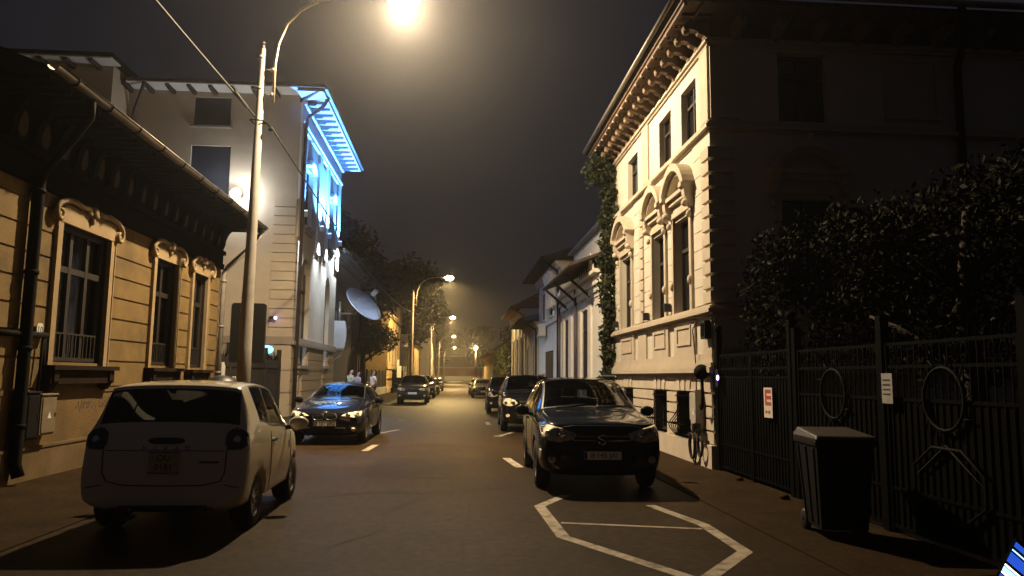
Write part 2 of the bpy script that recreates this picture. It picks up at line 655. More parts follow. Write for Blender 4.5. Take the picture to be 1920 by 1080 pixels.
slab('pavement', -7.4, KL - .14, -60, 300, PV, 'pavement')
slab('pavement', KR + .14, 4.9, -60, 300, PV, 'pavement')
kb = MB()
for x0 in (KL - .14, KR):
    y = -40.
    while y < 160:
        kb.box(x0, x0 + .14, y + .004, y + .996, -.012, PV + .003)
        y += 1
tag(kb.build('kerb', 'kerb_stone', bevel=.004), kind='structure')

mk = MB()


def strip(pts, w, closed=False):
    P = [Vector((p[0], p[1], 0)) for p in pts]
    n = len(P)
    Ls, Rs = [], []
    for i in range(n):
        a = P[i - 1] if (i or closed) else P[i]
        c = P[(i + 1) % n] if (i < n - 1 or closed) else P[i]
        d1 = (P[i] - a).normalized() if (P[i] - a).length else (c - P[i]).normalized()
        d2 = (c - P[i]).normalized() if (c - P[i]).length else d1
        t = (d1 + d2).normalized()
        nn = Vector((-t.y, t.x, 0))
        k = w / 2 / max(.4, nn.dot(Vector((-d1.y, d1.x, 0))))
        Ls.append(P[i] + nn * k)
        Rs.append(P[i] - nn * k)
    for i in range(n - 1 + closed):
        j = (i + 1) % n
        mk.poly([(p.x, p.y, .004) for p in (Rs[i], Rs[j], Ls[j], Ls[i])])


strip([(1.52, 10.35), (1.07, 9.5), (1.11, 7.7), (1.98, 6.02), (2.72, 7.02), (2.75, 8.3), (2.48, 9.55)], .135)
strip([(1.19, 8.43), (2.66, 8.07)], .07)
strip([(1.02, 15.0), (1.16, 13.5)], .16)
strip([(1.06, 20.5), (1.3, 20.4)], .22)
strip([(1.2, 20.5), (1.75, 22.1)], .12)
strip([(1.12, 25.2), (1.12, 26.6)], .14)
strip([(-1.9, 16.3), (-1.82, 17.7)], .15)
strip([(-2.1, 21.2), (-1.66, 22.6)], .13)
strip([(-2.0, 27.3), (-1.8, 27.4)], .12)
strip([(1.35, 33), (1.12, 33)], .12)
for q in (1.15, 2.05):
    pass
tag(mk.build('road_marking', 'road_paint'), kind='structure')
mk = MB()
for pts in ([(-1.5, 12.2), (-.1, 12.0), (.1, 13.9), (-.2, 15.0), (-1.45, 14.8)], [(-.9, 25), (.6, 24.8), (.7, 29.5), (-.8, 29.7)], [(-3.6, 5.2), (-1.9, 5.0), (-1.8, 6.2), (-3.5, 6.3)]):
    mk.poly([(x, y, .003) for x, y in pts])
for pts in ([(.15, 4), (.1, 7), (.2, 10), (.05, 13), (.15, 18), (.1, 26), (.2, 40)], [(-1.8, 10.2), (-1.1, 10.6), (-.4, 10.5), (.3, 10.9), (.9, 10.8)], [(-1.2, 7.2), (-.7, 8.1), (-.8, 9.0), (-.3, 10.5)], [(.15, 14.5), (.8, 15.2), (1.0, 16.4)]):
    Q = []
    for a, c in zip(pts[:-1], pts[1:]):
        for i in range(6):
            t_ = i / 6
            Q.append((a[0] + (c[0] - a[0]) * t_ + random.uniform(-.03, .03), a[1] + (c[1] - a[1]) * t_ + random.uniform(-.03, .03)))
    strip(Q, .022)
tag(mk.build('road_patch', 'road_patch'), kind='structure')

# ------------------------------------------------------------------ street lamps
lamp = thing('street_lamp', 'nearest concrete lamp post with curved steel arm and glowing lamp, beside black board', 'street lamp',
             (-4.68, 17, PV), 0, 'street lamps along the yellow house side pavement')
b = MB()
b.tube([(0, 0, -.1), (0, 0, 2.2), (.02, 0, 5), (.06, 0, 9.1)], [.165, .145, .11, .068], 18)
b.tube([(.02, 0, 8.1), (.02, 0, 8.16)], .1, 14)
b.tube([(.02, 0, 8.85), (.02, 0, 8.92)], .095, 14)
b.tube([(.06, 0, 9.1), (.06, 0, 9.18)], .05, 10)
b.ball((.06, 0, 9.24), .05, 8)
b.build('pole', 'concrete', lamp)
b = MB()
b.tube([(.34, 0, 7.82), (.34, 0, 8.75), (.40, 0, 9.25), (.58, 0, 9.74), (.88, 0, 10.09), (1.3, 0, 10.35), (1.85, 0, 10.50), (2.5, 0, 10.54), (2.95, 0, 10.52)],
       [.036] * 4 + [.034] * 5, 10)
for z in (8.0, 8.6):
    b.tube([(.0, 0, z), (.34, 0, z)], .022, 6)
    b.tube([(.30, 0, z - .04), (.30, 0, z + .04)], .05, 8)
b.build('arm', 'galv', lamp)
b = MB()
prof = [(-.05, .05), (0, .09), (.15, .14), (.4, .16), (.62, .13), (.72, .05)]
rings = []
for (x, w) in prof:
    rings.append([(2.92 + x, w * math.cos(t), 10.52 + w * .75 * math.sin(t)) for t in [PI * i / 8 for i in range(9)]])
for r0, r1 in zip(rings[:-1], rings[1:]):
    for i in range(8):
        b.poly([r0[i], r0[i + 1], r1[i + 1], r1[i]], 0, True)
hd = b.build('lamp_head', 'galv', lamp)
b = MB()
b.ball((3.27, 0, 10.48), .29, 14, 0, 1.35, 1.0, .75)
b.build('lamp_glass', 'lamp_glow', hd)
b = MB()
b.tube([(-.13, -.13, 7.35), (.17, -.1, 7.35), (.2, .12, 7.35), (-.1, .15, 7.35)], .018, 6, closed=True)
b.tube([(.13, 0, 7.35), (.26, .0, 7.3), (.31, .02, 7.22)], .03, 8)
b.ball((.32, 0, 7.18), .055, 8)
b.build('cable_clamp', 'dark_pipe', lamp)


def lamp_light(x, y, z, P, col=(1, .77, .48), r=.14, name='lamp_light', cut=True):
    l = bpy.data.lights.new(name, 'SPOT' if cut else 'POINT')
    if cut:
        l.spot_size = R(166)
        l.spot_blend = .30
    l.energy = P
    l.color = col
    l.shadow_soft_size = r
    o = bpy.data.objects.new(name, l)
    o.location = (x, y, z)
    COL.objects.link(o)
    return o


LAMPS = [(-4.05, 68, 'second lamp post along the yellow house side pavement, standing by the white banner'),
         (-3.95, 115, 'third lamp post, its small glow high above the row of parked cars'),
         (-3.95, 170, 'fourth lamp post, thin far pole left of the brick building'),
         (-3.9, 237, 'farthest lamp post, shortest pole in front of the brick building')]
P0 = 13000
lamp_light(-4.68 + 3.27, 17, 10.26, P0)
for x, y, lb in LAMPS:
    c = copy_tree(lamp)
    c.location = (x, y, PV)
    c['label'] = lb
    lamp_light(x + 3.27, y, 10.26, P0 * 1.5, (1, .66, .25))

pl = thing('post_top_lamp', 'single straight lamp post with light on top, far away on villa side', 'street lamp', (3.9, 150, PV))
b = MB()
b.tube([(0, 0, -.05), (0, 0, 4.8), (0, 0, 7.0)], [.2, .17, .12], 12)
b.build('pole', 'concrete', pl)
b = MB()
b.ball((0, 0, 7.25), .3, 10)
b.build('lamp_glass', 'lamp_glow', pl)
lamp_light(3.1, 149.5, 7.2, 2600, (1, .64, .25), cut=False)

# cables
def cable(name, label, a, c, sag, r, n=24):
    b = MB()
    A, B_ = Vector(a), Vector(c)
    b.tube([tuple(A.lerp(B_, i / n) - Vector((0, 0, sag * 4 * (i / n) * (1 - i / n)))) for i in range(n + 1)], r, 6)
    return tag(b.build(name, 'cable_black'), label, 'cable')


cb_ = cable('overhead_cable', 'thick overhead cable running from nearest lamp post over the yellow house eave', (-4.7, 16.85, 7.45), (-4.6, -20, 7.8), .5, .022)
b = MB()
b.tube([(-4.7, 16.2, 7.42), (-4.69, 15.2, 7.40)], .04, 8)
b.build('cable_joint', 'cable_black', cb_)
cable('overhead_cable', 'overhead cable crossing the blue lit facade between first and second lamp posts', (-4.36, 17, 7.26), (-3.98, 68, 7.3), .9, .02)
cable('overhead_cable', 'thin far wire sagging from second lamp post past the dark trees', (-4.0, 68.2, 7.2), (-3.9, 115, 7.2), 1.1, .02)
cable('overhead_cable', 'thin pale wire crossing the street in front of the brick building', (3.85, 150, 6.2), (-3.9, 170, 7.2), .6, .02)

# ------------------------------------------------------------------ yellow house (left)
ho = thing('yellow_house', 'old single storey yellow house with scrolled window pediments and deep dark eave', 'house', (-6.3, 11.0, 0), PI / 2)
HX0, HX1 = -.7, 9.15
WINS = [(1.1, 2.76, 1.75, 3.95), (4.85, 6.03, 1.75, 3.98), (7.1, 8.06, 1.73, 3.98)]
b = MB()
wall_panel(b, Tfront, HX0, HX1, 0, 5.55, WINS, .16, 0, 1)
gaps = [(a - .17, c + .17, d - .35, e + .42) for a, c, d, e in WINS]
courses(b, Tfront, HX0, HX1 - .002, [1.34, 1.80, 2.19, 2.57, 2.96, 3.34, 3.72, 4.10, 4.33], gaps, .028, .034)
b.poly([(HX0, 0, 0), (HX0, 7, 0), (HX0, 7, 5.5), (HX0, 0, 5.5)])
b.poly([(HX1, 0, 0), (HX1, 7, 0), (HX1, 7, 5.5), (HX1, 0, 5.5)])
b.poly([(HX0, 7, 0), (HX1, 7, 0), (HX1, 7, 5.5), (HX0, 7, 5.5)])
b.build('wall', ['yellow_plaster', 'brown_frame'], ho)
b = MB()
b.box(HX0, HX1 + .02, -.07, .01, 0, .46)
b.box(HX0, HX1 + .015, -.085, -.0, .46, .50)
b.box(HX0, HX1 + .01, -.045, .0, 1.26, 1.33)
b.build('plinth', 'yellow_plinth', ho)
b = MB()
b.box(HX0, HX1 - .004, -.03, .006, .5, 1.26)
b.build('dado', 'yellow_dado', ho)
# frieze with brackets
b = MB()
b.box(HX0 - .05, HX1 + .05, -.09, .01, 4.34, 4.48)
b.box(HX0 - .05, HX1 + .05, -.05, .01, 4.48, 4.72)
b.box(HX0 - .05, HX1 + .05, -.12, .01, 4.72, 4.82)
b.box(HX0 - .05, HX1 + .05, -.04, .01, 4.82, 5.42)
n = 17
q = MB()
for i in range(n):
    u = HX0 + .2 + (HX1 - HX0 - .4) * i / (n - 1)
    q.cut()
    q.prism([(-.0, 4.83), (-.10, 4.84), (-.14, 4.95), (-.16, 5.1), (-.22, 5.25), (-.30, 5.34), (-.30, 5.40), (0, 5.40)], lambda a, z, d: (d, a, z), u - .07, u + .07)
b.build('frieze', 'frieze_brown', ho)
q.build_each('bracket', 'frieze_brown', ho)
b = MB()
for i in range(n - 1):
    u = HX0 + .2 + (HX1 - HX0 - .4) * (i + .5) / (n - 1)
    k = 16
    b.cut()
    b.prism([(u + .13 * math.cos(2 * PI * j / k), 5.12 + .2 * math.sin(2 * PI * j / k)) for j in range(k)], lambda a, z, d: (a, d, z), -.043, -.075)
b.build_each('frieze_panel', 'frieze_panel', ho)
# roof
b = MB()
rx0, rx1 = -1.4, 9.35
b.hexa([(rx0, -1.0, 5.44), (rx1, -1.0, 5.44), (rx1, 7.6, 5.44), (rx0, 7.6, 5.44), (rx0, -1.0, 5.5), (rx1, -1.0, 5.5), (rx1, 3.6, 7.3), (rx0, 3.6, 7.3)])
b.poly([(rx0, 3.6, 7.3), (rx1, 3.6, 7.3), (rx1, 7.6, 5.5), (rx0, 7.6, 5.5)])
for i in range(40):
    u = rx0 + .15 + (rx1 - rx0 - .3) * i / 39
    b.box(u - .03, u + .03, -.97, -.1, 5.37, 5.442)
b.build('roof', 'roof_dark', ho)
b = MB()
k = 8
for i in range(k):
    a0, a1 = PI + PI * i / k, PI + PI * (i + 1) / k
    q0, q1 = (-1.07 + .075 * math.cos(a0), 5.52 + .075 * math.sin(a0)), (-1.07 + .075 * math.cos(a1), 5.52 + .075 * math.sin(a1))
    b.poly([(rx0, q0[0], q0[1]), (rx1, q0[0], q0[1]), (rx1, q1[0], q1[1]), (rx0, q1[0], q1[1])], 0, True)
b.tube([(rx0, -1.145, 5.525), (rx1, -1.145, 5.525)], .014, 6)
for i in range(11):
    u = rx0 + .5 + i * (rx1 - rx0 - .8) / 10
    b.tube([(u, -1.14, 5.55), (u, -1.16, 5.50), (u, -1.12, 5.44), (u, -1.0, 5.44)], .014, 5, 1)
b.build('gutter', ['zinc', 'dark_pipe'], ho)
b = MB()
b.tube([(-.3, -1.05, 5.45), (-.3, -1.05, 5.2), (-.15, -.8, 4.98), (.15, -.22, 4.5), (.2, -.14, 4.3), (.2, -.14, .3), (.2, -.2, .12)], [.045, .045, .05, .06] + [.085] * 3, 12)
for z in (4.2, 3.0, 1.9, .8):
    b.tube([(.2, -.14, z), (.2, -.14, z + .06)], .098, 12)
b.build('downpipe', 'dark_pipe', ho)
b = MB()
b.tube([(9.3, -1.02, 5.45), (9.28, -.85, 5.1), (9.18, -.2, 4.42), (9.12, -.12, 4.25), (9.12, -.12, .12)], .065, 12)
for z in (4.0, 2.8, 1.6):
    b.tube([(9.12, -.12, z), (9.12, -.12, z + .05)], .08, 12)
b.build('downpipe', 'grey_pipe', ho)
# windows
for wi, (a, c, z0, z1) in enumerate(WINS):
    f = window(ho, Tfront, a, c, z0, z1, .14, 'brown_frame', 'house_glass', 3 if wi == 0 else 2, (.68,), .085)
    q = MB()
    q.box(a + .1, c - .1, .04, .06, z0 + .45, z0 + .48)
    q.box(a + .1, c - .1, .04, .06, z0 + .02, z0 + .08)
    for i in range(12):
        u = a + .12 + (c - a - .24) * i / 11
        q.box(u - .012, u + .012, .042, .058, z0 + .08, z0 + .45)
    q.build('window_rail', 'brown_frame', f)
    q = MB()
    m_ = 44
    for i in range(m_):
        u0, u1 = a + .05 + (c - a - .1) * i / m_, a + .05 + (c - a - .1) * (i + 1) / m_
        w0, w1 = .22 + .025 * math.sin(i * 1.5), .22 + .025 * math.sin((i + 1) * 1.5)
        if abs((i + .5) / m_ - .5) < .06 + .05 * wi or abs((i + .5) / m_ - .83) < .05:
            continue
        q.poly([(u0, w0, z0 + .05), (u1, w1, z0 + .05), (u1, w1, z1 - .05), (u0, w0, z1 - .05)], 0, True)
    q.build('curtain', 'curtain', f)
    q = MB()
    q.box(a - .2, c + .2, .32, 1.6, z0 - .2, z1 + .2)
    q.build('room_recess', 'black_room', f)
    # moulded surround with scrolled pediment
    q = MB()
    q.box(a - .15, a, -.075, .02, z0 - .05, z1)
    q.box(c, c + .15, -.075, .02, z0 - .05, z1)
    q.box(a - .17, a - .14, -.09, .02, z0 - .05, z1 - .1)
    q.box(c + .14, c + .17, -.09, .02, z0 - .05, z1 - .1)
    q.box(a - .15, c + .15, -.085, .02, z1, z1 + .3)
    cu = (a + c) / 2
    for sg in (-1, 1):
        e = cu + sg * ((c - a) / 2 + .2)
        vol = [(e + sg * (-.02 + (.13 - .011 * i) * math.cos(i * .62 + .9)), -.12, z1 + .1 + (.13 - .011 * i) * math.sin(i * .62 + .9)) for i in range(11)]
        top = [(cu + sg * .14, -.12, z1 + .36), (cu + sg * (c - a) * .22, -.12, z1 + .34), (cu + sg * (c - a) * .36, -.12, z1 + .37), (e - sg * .12, -.12, z1 + .34), (e + sg * .03, -.12, z1 + .27)]
        vol2 = [(e + sg * (.0 + (.14 - .01 * i) * math.cos(1.2 - i * .6)), -.12, z1 + .12 + (.15 - .01 * i) * math.sin(1.2 - i * .6)) for i in range(12)]
        q.tube(top + vol2, [.05] * 5 + [.045 - .002 * i for i in range(12)], 8)
        q.lathe([(.001, -.13), (.1, -.11), (.12, -.06), (.12, 0)], 14, (e - sg * .0, 0, z1 + .1), 'y')
    q.ball((cu, -.13, z1 + .33), .1, 8, 0, .9, .7, 1.1)
    q.ball((cu - .12, -.11, z1 + .3), .07, 8, 0, 1.2, .7, .9)
    q.ball((cu + .12, -.11, z1 + .3), .07, 8, 0, 1.2, .7, .9)
    q.ball((cu, -.11, z1 + .2), .06, 8, 0, .7, .7, 1.5)
    q.build('window_surround', 'house_trim', ho)
    q = MB()
    q.box(a - .24, c + .3, -.24, .0, z0 - .12, z0 - .05)
    q.box(a - .2, c + .26, -.17, .0, z0 - .34, z0 - .12)
    for u in (a - .08, c + .1):
        q.prism([(0, z0 - .48), (-.12, z0 - .44), (-.2, z0 - .3), (-.2, z0 - .12), (0, z0 - .12)], lambda d, z, u_: (u_, d, z), u - .07, u + .07)
    q.build('window_sill', 'sill_brown', ho)

# things on the yellow house wall
t = text('graffiti', '\u028c|iro . . GoRY_', .24, 'graffiti', None, (-6.27, 13.75, 1.06), (R(90), 0, R(90)), .001, .25)
tag(t, 'dark scrawled graffiti on the yellow wall under the largest window', 'graffiti')
t = thing('house_number', 'small white enamel house number plate beside the largest window', 'house number', (-6.24, 11.68, 2.21), R(90))
b = MB()
b.prism([(-.085, -.11), (.085, -.11), (.085, .07), (.05, .11), (-.05, .11), (-.085, .07)], lambda a, z, d: (a, d, z), 0, -.012)
b.build('plate', 'enamel_white', t)
text('number', '10', .16, 'ink', t, (0, -.014, 0), (R(90), 0, 0), .001)


def meter_box(name, label, loc, rz, w, h, d, m, mark=True, cat='utility box'):
    t = thing(name, label, cat, loc, rz)
    b = MB()
    b.box(-w / 2, w / 2, -d, 0, 0, h)
    b.box(-w / 2 - .012, w / 2 + .012, -d - .02, 0, h, h + .03)
    b.build('body', m, t, bevel=.012)
    q = MB()
    q.box(-w / 2 + .03, w / 2 - .03, -d - .012, -d + .002, .03, h - .03)
    dr = q.build('door', m, t, bevel=.006)
    q = MB()
    q.box(w / 2 - .07, w / 2 - .05, -d - .02, -d - .011, h * .45, h * .55)
    q.build('latch', 'plastic_black', dr)
    if mark:
        q = MB()
        q.poly([(-.045, -d - .0135, h * .42), (.06, -d - .0135, h * .42), (.005, -d - .0135, h * .6)])
        q.build('warning_mark', 'plastic_white', dr)
    return t


meter_box('meter_box', 'pale grey meter box on yellow wall, nearer the big window, with white mark', (-6.3, 11.86, .66), R(90), .44, .58, .2, 'box_tan')
meter_box('meter_box', 'darker meter box on yellow wall left of the pale one, behind downpipe', (-6.3, 11.40, .62), R(90), .34, .66, .22, 'bin_plastic', False)
t = thing('conduit', 'thin dark pipes running from meter boxes up to a horizontal pipe on yellow wall', 'pipe', (-6.3, 11.8, 0), R(90))
b = MB()
b.tube([(-1.4, -.1, 2.12), (.02, -.1, 2.14)], .045, 8)
b.tube([(-.05, -.1, 2.12), (-.12, -.1, 1.27)], .018, 6)
b.tube([(.06, -.06, 2.14), (.09, -.06, 1.27)], .02, 6)
b.build('pipe', 'dark_pipe', t)

# ------------------------------------------------------------------ fence between the left buildings
fe = thing('timber_fence', 'dark timber gate and fence between yellow house and lit office building', 'fence', (-6.6, 20.35, 0), PI / 2)
b = MB()
for i in range(56):
    u = .05 + i * .146
    b.box(u, u + .138, -.02, .03, .1, 2.12 + .05 * math.sin(i * 1.7))
b.build('boards', 'fence_wood', fe)
b = MB()
for i in range(5):
    u = .0 + i * 2.06
    b.cut()
    b.box(u - .07, u + .07, -.06, .08, .05, 2.5)
b.build_each('post', 'fence_wood', fe)
b = MB()
for z in (.5, 1.8):
    b.cut()
    b.box(0.08, 8.2, -.045, -.021, z, z + .12)
b.build_each('rail', 'fence_wood', fe)
b = MB()
for i in range(54):
    u = .15 + i * .148 + random.uniform(-.02, .02)
    h = random.uniform(.18, .4)
    b.tube([(u, .0, 2.1), (u + random.uniform(-.04, .04), 0, 2.15 + h)], [.018, .004], 5)
b.build('spikes', 'black_iron', fe)
t = thing('notice_board', 'pale rounded notice fixed low on the dark timber fence by house downpipe', 'notice', (-6.56, 21.6, 1.5), PI / 2)
b = MB()
b.prism([(-.28, -.3), (.28, -.3), (.28, .3), (.18, .42), (-.18, .42), (-.28, .3)], lambda a, z, d: (a, d, z), 0, -.02)
b.build('panel', 'paper', t)
for i, (y, h, lb) in enumerate(((17.6, 1.62, 'shorter white post rising beside the dark domed bin'), (18.1, 1.82, 'taller white post left of the nearest lamp post'))):
    t = thing('marker_post', lb, 'post', (-5.05 + .02 * i, y, PV), 0)
    b = MB()
    b.box(-.045, .045, -.03, .03, 0, h - .1)
    b.build('shaft', 'plastic_white', t, bevel=.008)
    b = MB()
    b.box(-.036, .036, -.034, -.0305, h - .5, h - .32)
    b.build('reflector', 'reflector', t)
# domed bin behind the small car
t = thing('domed_bin', 'dark domed bin top showing above the white car roof', 'bin', (-4.62, 15.3, PV))
b = MB()
b.lathe([(.001, 0), (.3, 0), (.34, .9), (.36, 1.15), (.37, 1.2)], 18)
b.build('body', 'bin_plastic', t)
b = MB()
b.lathe([(.38, 1.17), (.385, 1.22), (.35, 1.36), (.25, 1.48), (.12, 1.54), (.001, 1.56)], 18)
b.build('lid', 'plastic_black', t)
# black board behind the lamp post
t = thing('advert_board', 'black rounded board on a post just behind the nearest lamp post', 'board', (-4.93, 18.1, PV))
b = MB()
pts = []
for cx, cz, a0 in ((.33, 1.92, -90), (.33, 3.18, 0), (-.33, 3.18, 90), (-.33, 1.92, 180)):
    for k in range(5):
        a = R(a0 + k * 22.5)
        pts.append((cx + .07 * math.cos(a), cz + .07 * math.sin(a)))
b.prism(pts, lambda a, z, d: (a, d, z), -.05, .05)
b.build('panel', 'board_black', t)
b = MB()
b.tube([(0, .0, 0), (0, 0, 1.86)], .06, 10)
b.build('post', 'board_black', t)

# ------------------------------------------------------------------ blue lit office building
of = thing('office_building', 'tall cream three storey building with eave and facade lit blue at night', 'building', (-6.3, 29.0, 0), PI / 2)


def Tside(u, d, z):          # wall facing the camera: u = -inward
    return (d, -u, z)


b = MB()
ops = [(1.3, 3.2, 1.95, 6.35), (6.95, 8.2, 2.0, 6.3), (1.55, 2.95, 7.65, 10.1), (7.15, 8.4, 7.65, 10.1),
       (1.0, 1.35, .55, 1.6), (1.75, 2.1, .55, 1.6), (6.6, 6.95, .55, 1.6)]
wall_panel(b, Tfront, 0, 10, 0, 12.4, ops, .26)


def arch_fill(mb, T, u0, u1, zs, zt, d, m=0, n=10):
    c, a, h = (u0 + u1) / 2, (u1 - u0) / 2, zt - zs
    P = [(c - a * math.cos(PI * i / n), zs + h * math.sin(PI * i / n)) for i in range(n + 1)]
    for p, q in zip(P[:-1], P[1:]):
        mb.poly([T(p[0], 0, p[1]), T(q[0], 0, q[1]), T(q[0], 0, zt), T(p[0], 0, zt)], m)
        mb.poly([T(p[0], 0, p[1]), T(p[0], d, p[1]), T(q[0], d, q[1]), T(q[0], 0, q[1])], m)


arch_fill(b, Tfront, 1.3, 3.2, 5.5, 6.35, .26)
arch_fill(b, Tfront, 6.95, 8.2, 5.6, 6.3, .26)
ops2 = [(-4.1, -2.7, 11.2, 12.35), (-4.12, -2.62, 7.8, 10.4)]
wall_panel(b, Tside, -6.6, 0, 0, 12.9, ops2, .3)
b.box(-1.4, 8, 6.6, 16, 0, 13.1)
b.poly([(10, 0, 0), (10, 9, 0), (10, 9, 12.4), (10, 0, 12.4)])
# raised plaster: corner strip with joints, upper pilasters, frieze
zq = [3.0 + .36 * i for i in range(16)]
courses(b, Tside, -.85, -.002, zq, [], .05, .035)
courses(b, Tfront, .0, .55, zq, [], .05, .035)
courses(b, Tfront, .0, 10, [.0, .45, .9, 1.35, 1.75, 2.2, 2.7], [(o[0] - .08, o[1] + .08, o[2] - .08, o[3] + .08) for o in ops], .04, .035)
courses(b, Tside, -6.6, -.002, [.0, .9, 1.75, 2.7], [], .04, .03)
b.build('wall', 'office_plaster', of)
b = MB()
q = MB()
for a, c in ((0, .9), (4.0, 4.75), (6.0, 6.7), (9.2, 10)):
    q.cut()
    q.box(a + .003, c, -.09, .0, 6.9, 11.35)
b.box(.003, 10.05, -.10, 0, 11.35, 11.5)
b.box(.003, 10.05, -.16, 0, 11.5, 11.62)
b.box(.003, 10.05, -.06, 0, 11.62, 12.2)
b.box(.003, 10.05, -.2, 0, 12.2, 12.32)
b.box(4.75, 6.0, -.03, 0, 7.2, 11.1)
b.build('facade_trim', 'office_white', of)
q.build_each('pilaster', 'office_white', of)
b = MB()
q = MB()
b.box(-.10, 10.05, -.16, .0, 2.72, 2.86)
b.box(-.07, 10.05, -.10, .0, 2.86, 3.02)
b.box(-.10, 0, .0, 6.6, 2.72, 2.86)
b.box(-.07, 0, .0, 6.6, 2.86, 3.02)
for a, c, z0, z1 in ops[:4]:
    q.cut()
    q.box(a - .15, c + .15, -.16, 0, z0 - .12, z0)
    q.box(a - .02, c + .02, -.08, 0, z0 - .3, z0 - .12)
b.build('cornice', 'office_band', of)
q.build_each('window_sill', 'office_band', of)
b = MB()
for a, c, z0, z1 in ops[2:4]:
    b.cut()
    arc_band(b, Tfront, (a + c) / 2, z1 + .05, (c - a) / 2 + .12, .38, .12, -.2, 0)
b.build_each('window_hood', 'office_white', of)
for (a, c, z0, z1) in ops[:4]:
    window(of, Tfront, a, c, z0, z1, .25, 'dark_frame', 'dark_pane', 2, (.7,), .07)
for (a, c, z0, z1) in ops[4:]:
    q = MB()
    q.box(a, c, .2, .24, z0, z1)
    q.build('basement_vent', 'dark_frame', of)
for (a, c, z0, z1) in ops2:
    window(of, Tside, a, c, z0, z1, .14, 'blue_pane', 'blue_pane', 1, (), .06)
b = MB()
for (a, c, z0, z1) in ops2:
    b.cut()
    b.box(a - .1, c + .1, -.08, 0, z0 - .08, z0, 0, Tside)
b.build_each('window_sill', 'office_band', of)
# eaves and roof
b = MB()
b.box(-.86, 10.5, -1.0, -.001, 12.42, 12.5)          # front soffit boards
b.build('soffit', 'office_white', of)
b = MB()
for i in range(14):
    u = .25 + i * .735
    b.cut()
    b.prism([(-.05, 12.24), (-.5, 12.24), (-.55, 12.3), (-.95, 12.33), (-.95, 12.42), (-.05, 12.42)], lambda a, z, d: (d, a, z), u - .05, u + .05)
b.build_each('rafter', 'rafter', of)
b = MB()
for i in range(8):
    u = .9 + i * .8
    b.cut()
    b.prism([(0, 12.42), (-.5, 12.44), (-.78, 12.48), (-.78, 12.56), (0, 12.56)], lambda a, z, d: (a, d, z), u - .07, u + .07)
for i in range(9):
    u = 7.1 + i * .9
    b.cut()
    b.prism([(-1.4, 12.72), (-2.0, 12.76), (-2.12, 12.8), (-2.12, 12.88), (-1.4, 12.88)], lambda a, z, d: (a, d, z), u - .07, u + .07)
b.cut()
b.prism([(0, 12.3), (-.85, 12.4), (-.85, 12.56), (0, 12.56)], lambda a, z, d: (a, d + a * .9, z), -.06, .06)
b.build_each('rafter', 'rafter_dark', of)
b = MB()
b.box(-.84, -.002, .0, 6.4, 12.562, 12.6)
b.box(-2.16, -1.4, 6.35, 16.4, 12.88, 12.93)
b.build('soffit', 'office_white', of)
b = MB()
b.hexa([(-.85, -1.04, 12.62), (10.6, -1.04, 12.62), (10.6, 9, 12.62), (-.85, 9, 12.62), (-.85, -1.04, 12.72), (10.6, -1.04, 12.72), (6, 5, 14.0), (3.5, 5, 14.0)])
b.box(-2.2, 8, 6.3, 16.5, 12.93, 13.08)
b.hexa([(-2.2, 6.3, 13.08), (8, 6.3, 13.08), (8, 16.5, 13.08), (-2.2, 16.5, 13.08), (1, 9, 13.6), (5, 9, 13.6), (5, 13, 13.6), (1, 13, 13.6)])
b.build('roof', 'roof_dark', of)
b = MB()
b.box(-.9, 10.6, -1.16, -1.04, 12.5, 12.64)
b.box(-.95, -.85, -1.1, 6.3, 12.56, 12.68)
b.build('gutter', 'zinc', of)
b = MB()
b.tube([(-.05, -1.05, 12.5), (.0, -.9, 12.2), (.28, -.22, 11.75), (.32, -.16, 11.5), (.32, -.16, .1)], .07, 10)
b.build('downpipe', 'brown_pipe', of)
b = MB()
b.tube([(-.85, 5.7, 12.55), (-.6, 5.9, 12.2), (-.1, 6.3, 11.7), (-.08, 6.35, 11.4), (-.08, 6.35, 3)], .07, 10)
b.build('downpipe', 'brown_pipe', of)
# wall washers on the facade
for i, (u, z) in enumerate(((.72, 7.95), (4.37, 8.05), (6.36, 8.1), (9.55, 8.3))):
    t = thing('wall_washer', ['blue white wall washer nearest the corner downpipe', 'blue white wall washer left of the central blank panel',
                              'blue white wall washer right of the central blank panel', 'blue white wall washer at the far end of lit facade'][i],
              'wall light', (-6.3 + .1, 29 + u, z), PI / 2, 'wall lights on the blue lit facade')
    b = MB()
    b.box(-.05, .05, -.2, .0, -.12, .12)
    b.build('housing', 'plastic_white', t, bevel=.01)
    b = MB()
    b.box(-.045, .045, -.17, -.04, .121, .135)
    b.build('lens', 'blue_glow', t)
    for up in (1, 0):
        l = bpy.data.lights.new('washer_light', 'SPOT')
        l.energy = 5000 if up else 1700
        l.color = (.07, .31, 1) if up else (.70, .84, 1)
        l.spot_size = R(128 if up else 150 if i == 3 else 76)
        l.spot_blend = .6 if up else .35 if i == 3 else 1
        l.shadow_soft_size = .03
        o = bpy.data.objects.new('washer_light', l)
        o.location = (-6.3 + .40, 29 + u, z + (.2 if up else -.2))
        o.rotation_euler = (PI, 0, 0) if up else (0, 0, 0)
        COL.objects.link(o)
        if up:       # lean the upward beam outwards onto the soffit
            o.rotation_euler = (PI, R(4), 0)
t = thing('floodlight', 'bright white floodlight on the office side wall right of dark window', 'floodlight', (-8.55, 28.98, 8.45))
b = MB()
b.box(-.16, .16, -.3, -.14, -.1, .12)
b.box(-.03, .03, -.14, .0, -.03, .03)
b.build('housing', 'plastic_black', t, bevel=.01)
b = MB()
b.box(-.14, .14, -.315, -.302, -.08, .1)
b.ball((0, -.3, .0), .2, 10, 0, 1, .5, 1)
b.build('lens', 'flood_glow', t)
lamp_light(-8.45, 28.45, 8.4, 220, (.95, .97, 1), .1, 'flood_light', False)
t = thing('security_camera', 'small wall camera with violet glow on the cream corner strip', 'camera', (-6.95, 28.95, 3.72))
b = MB()
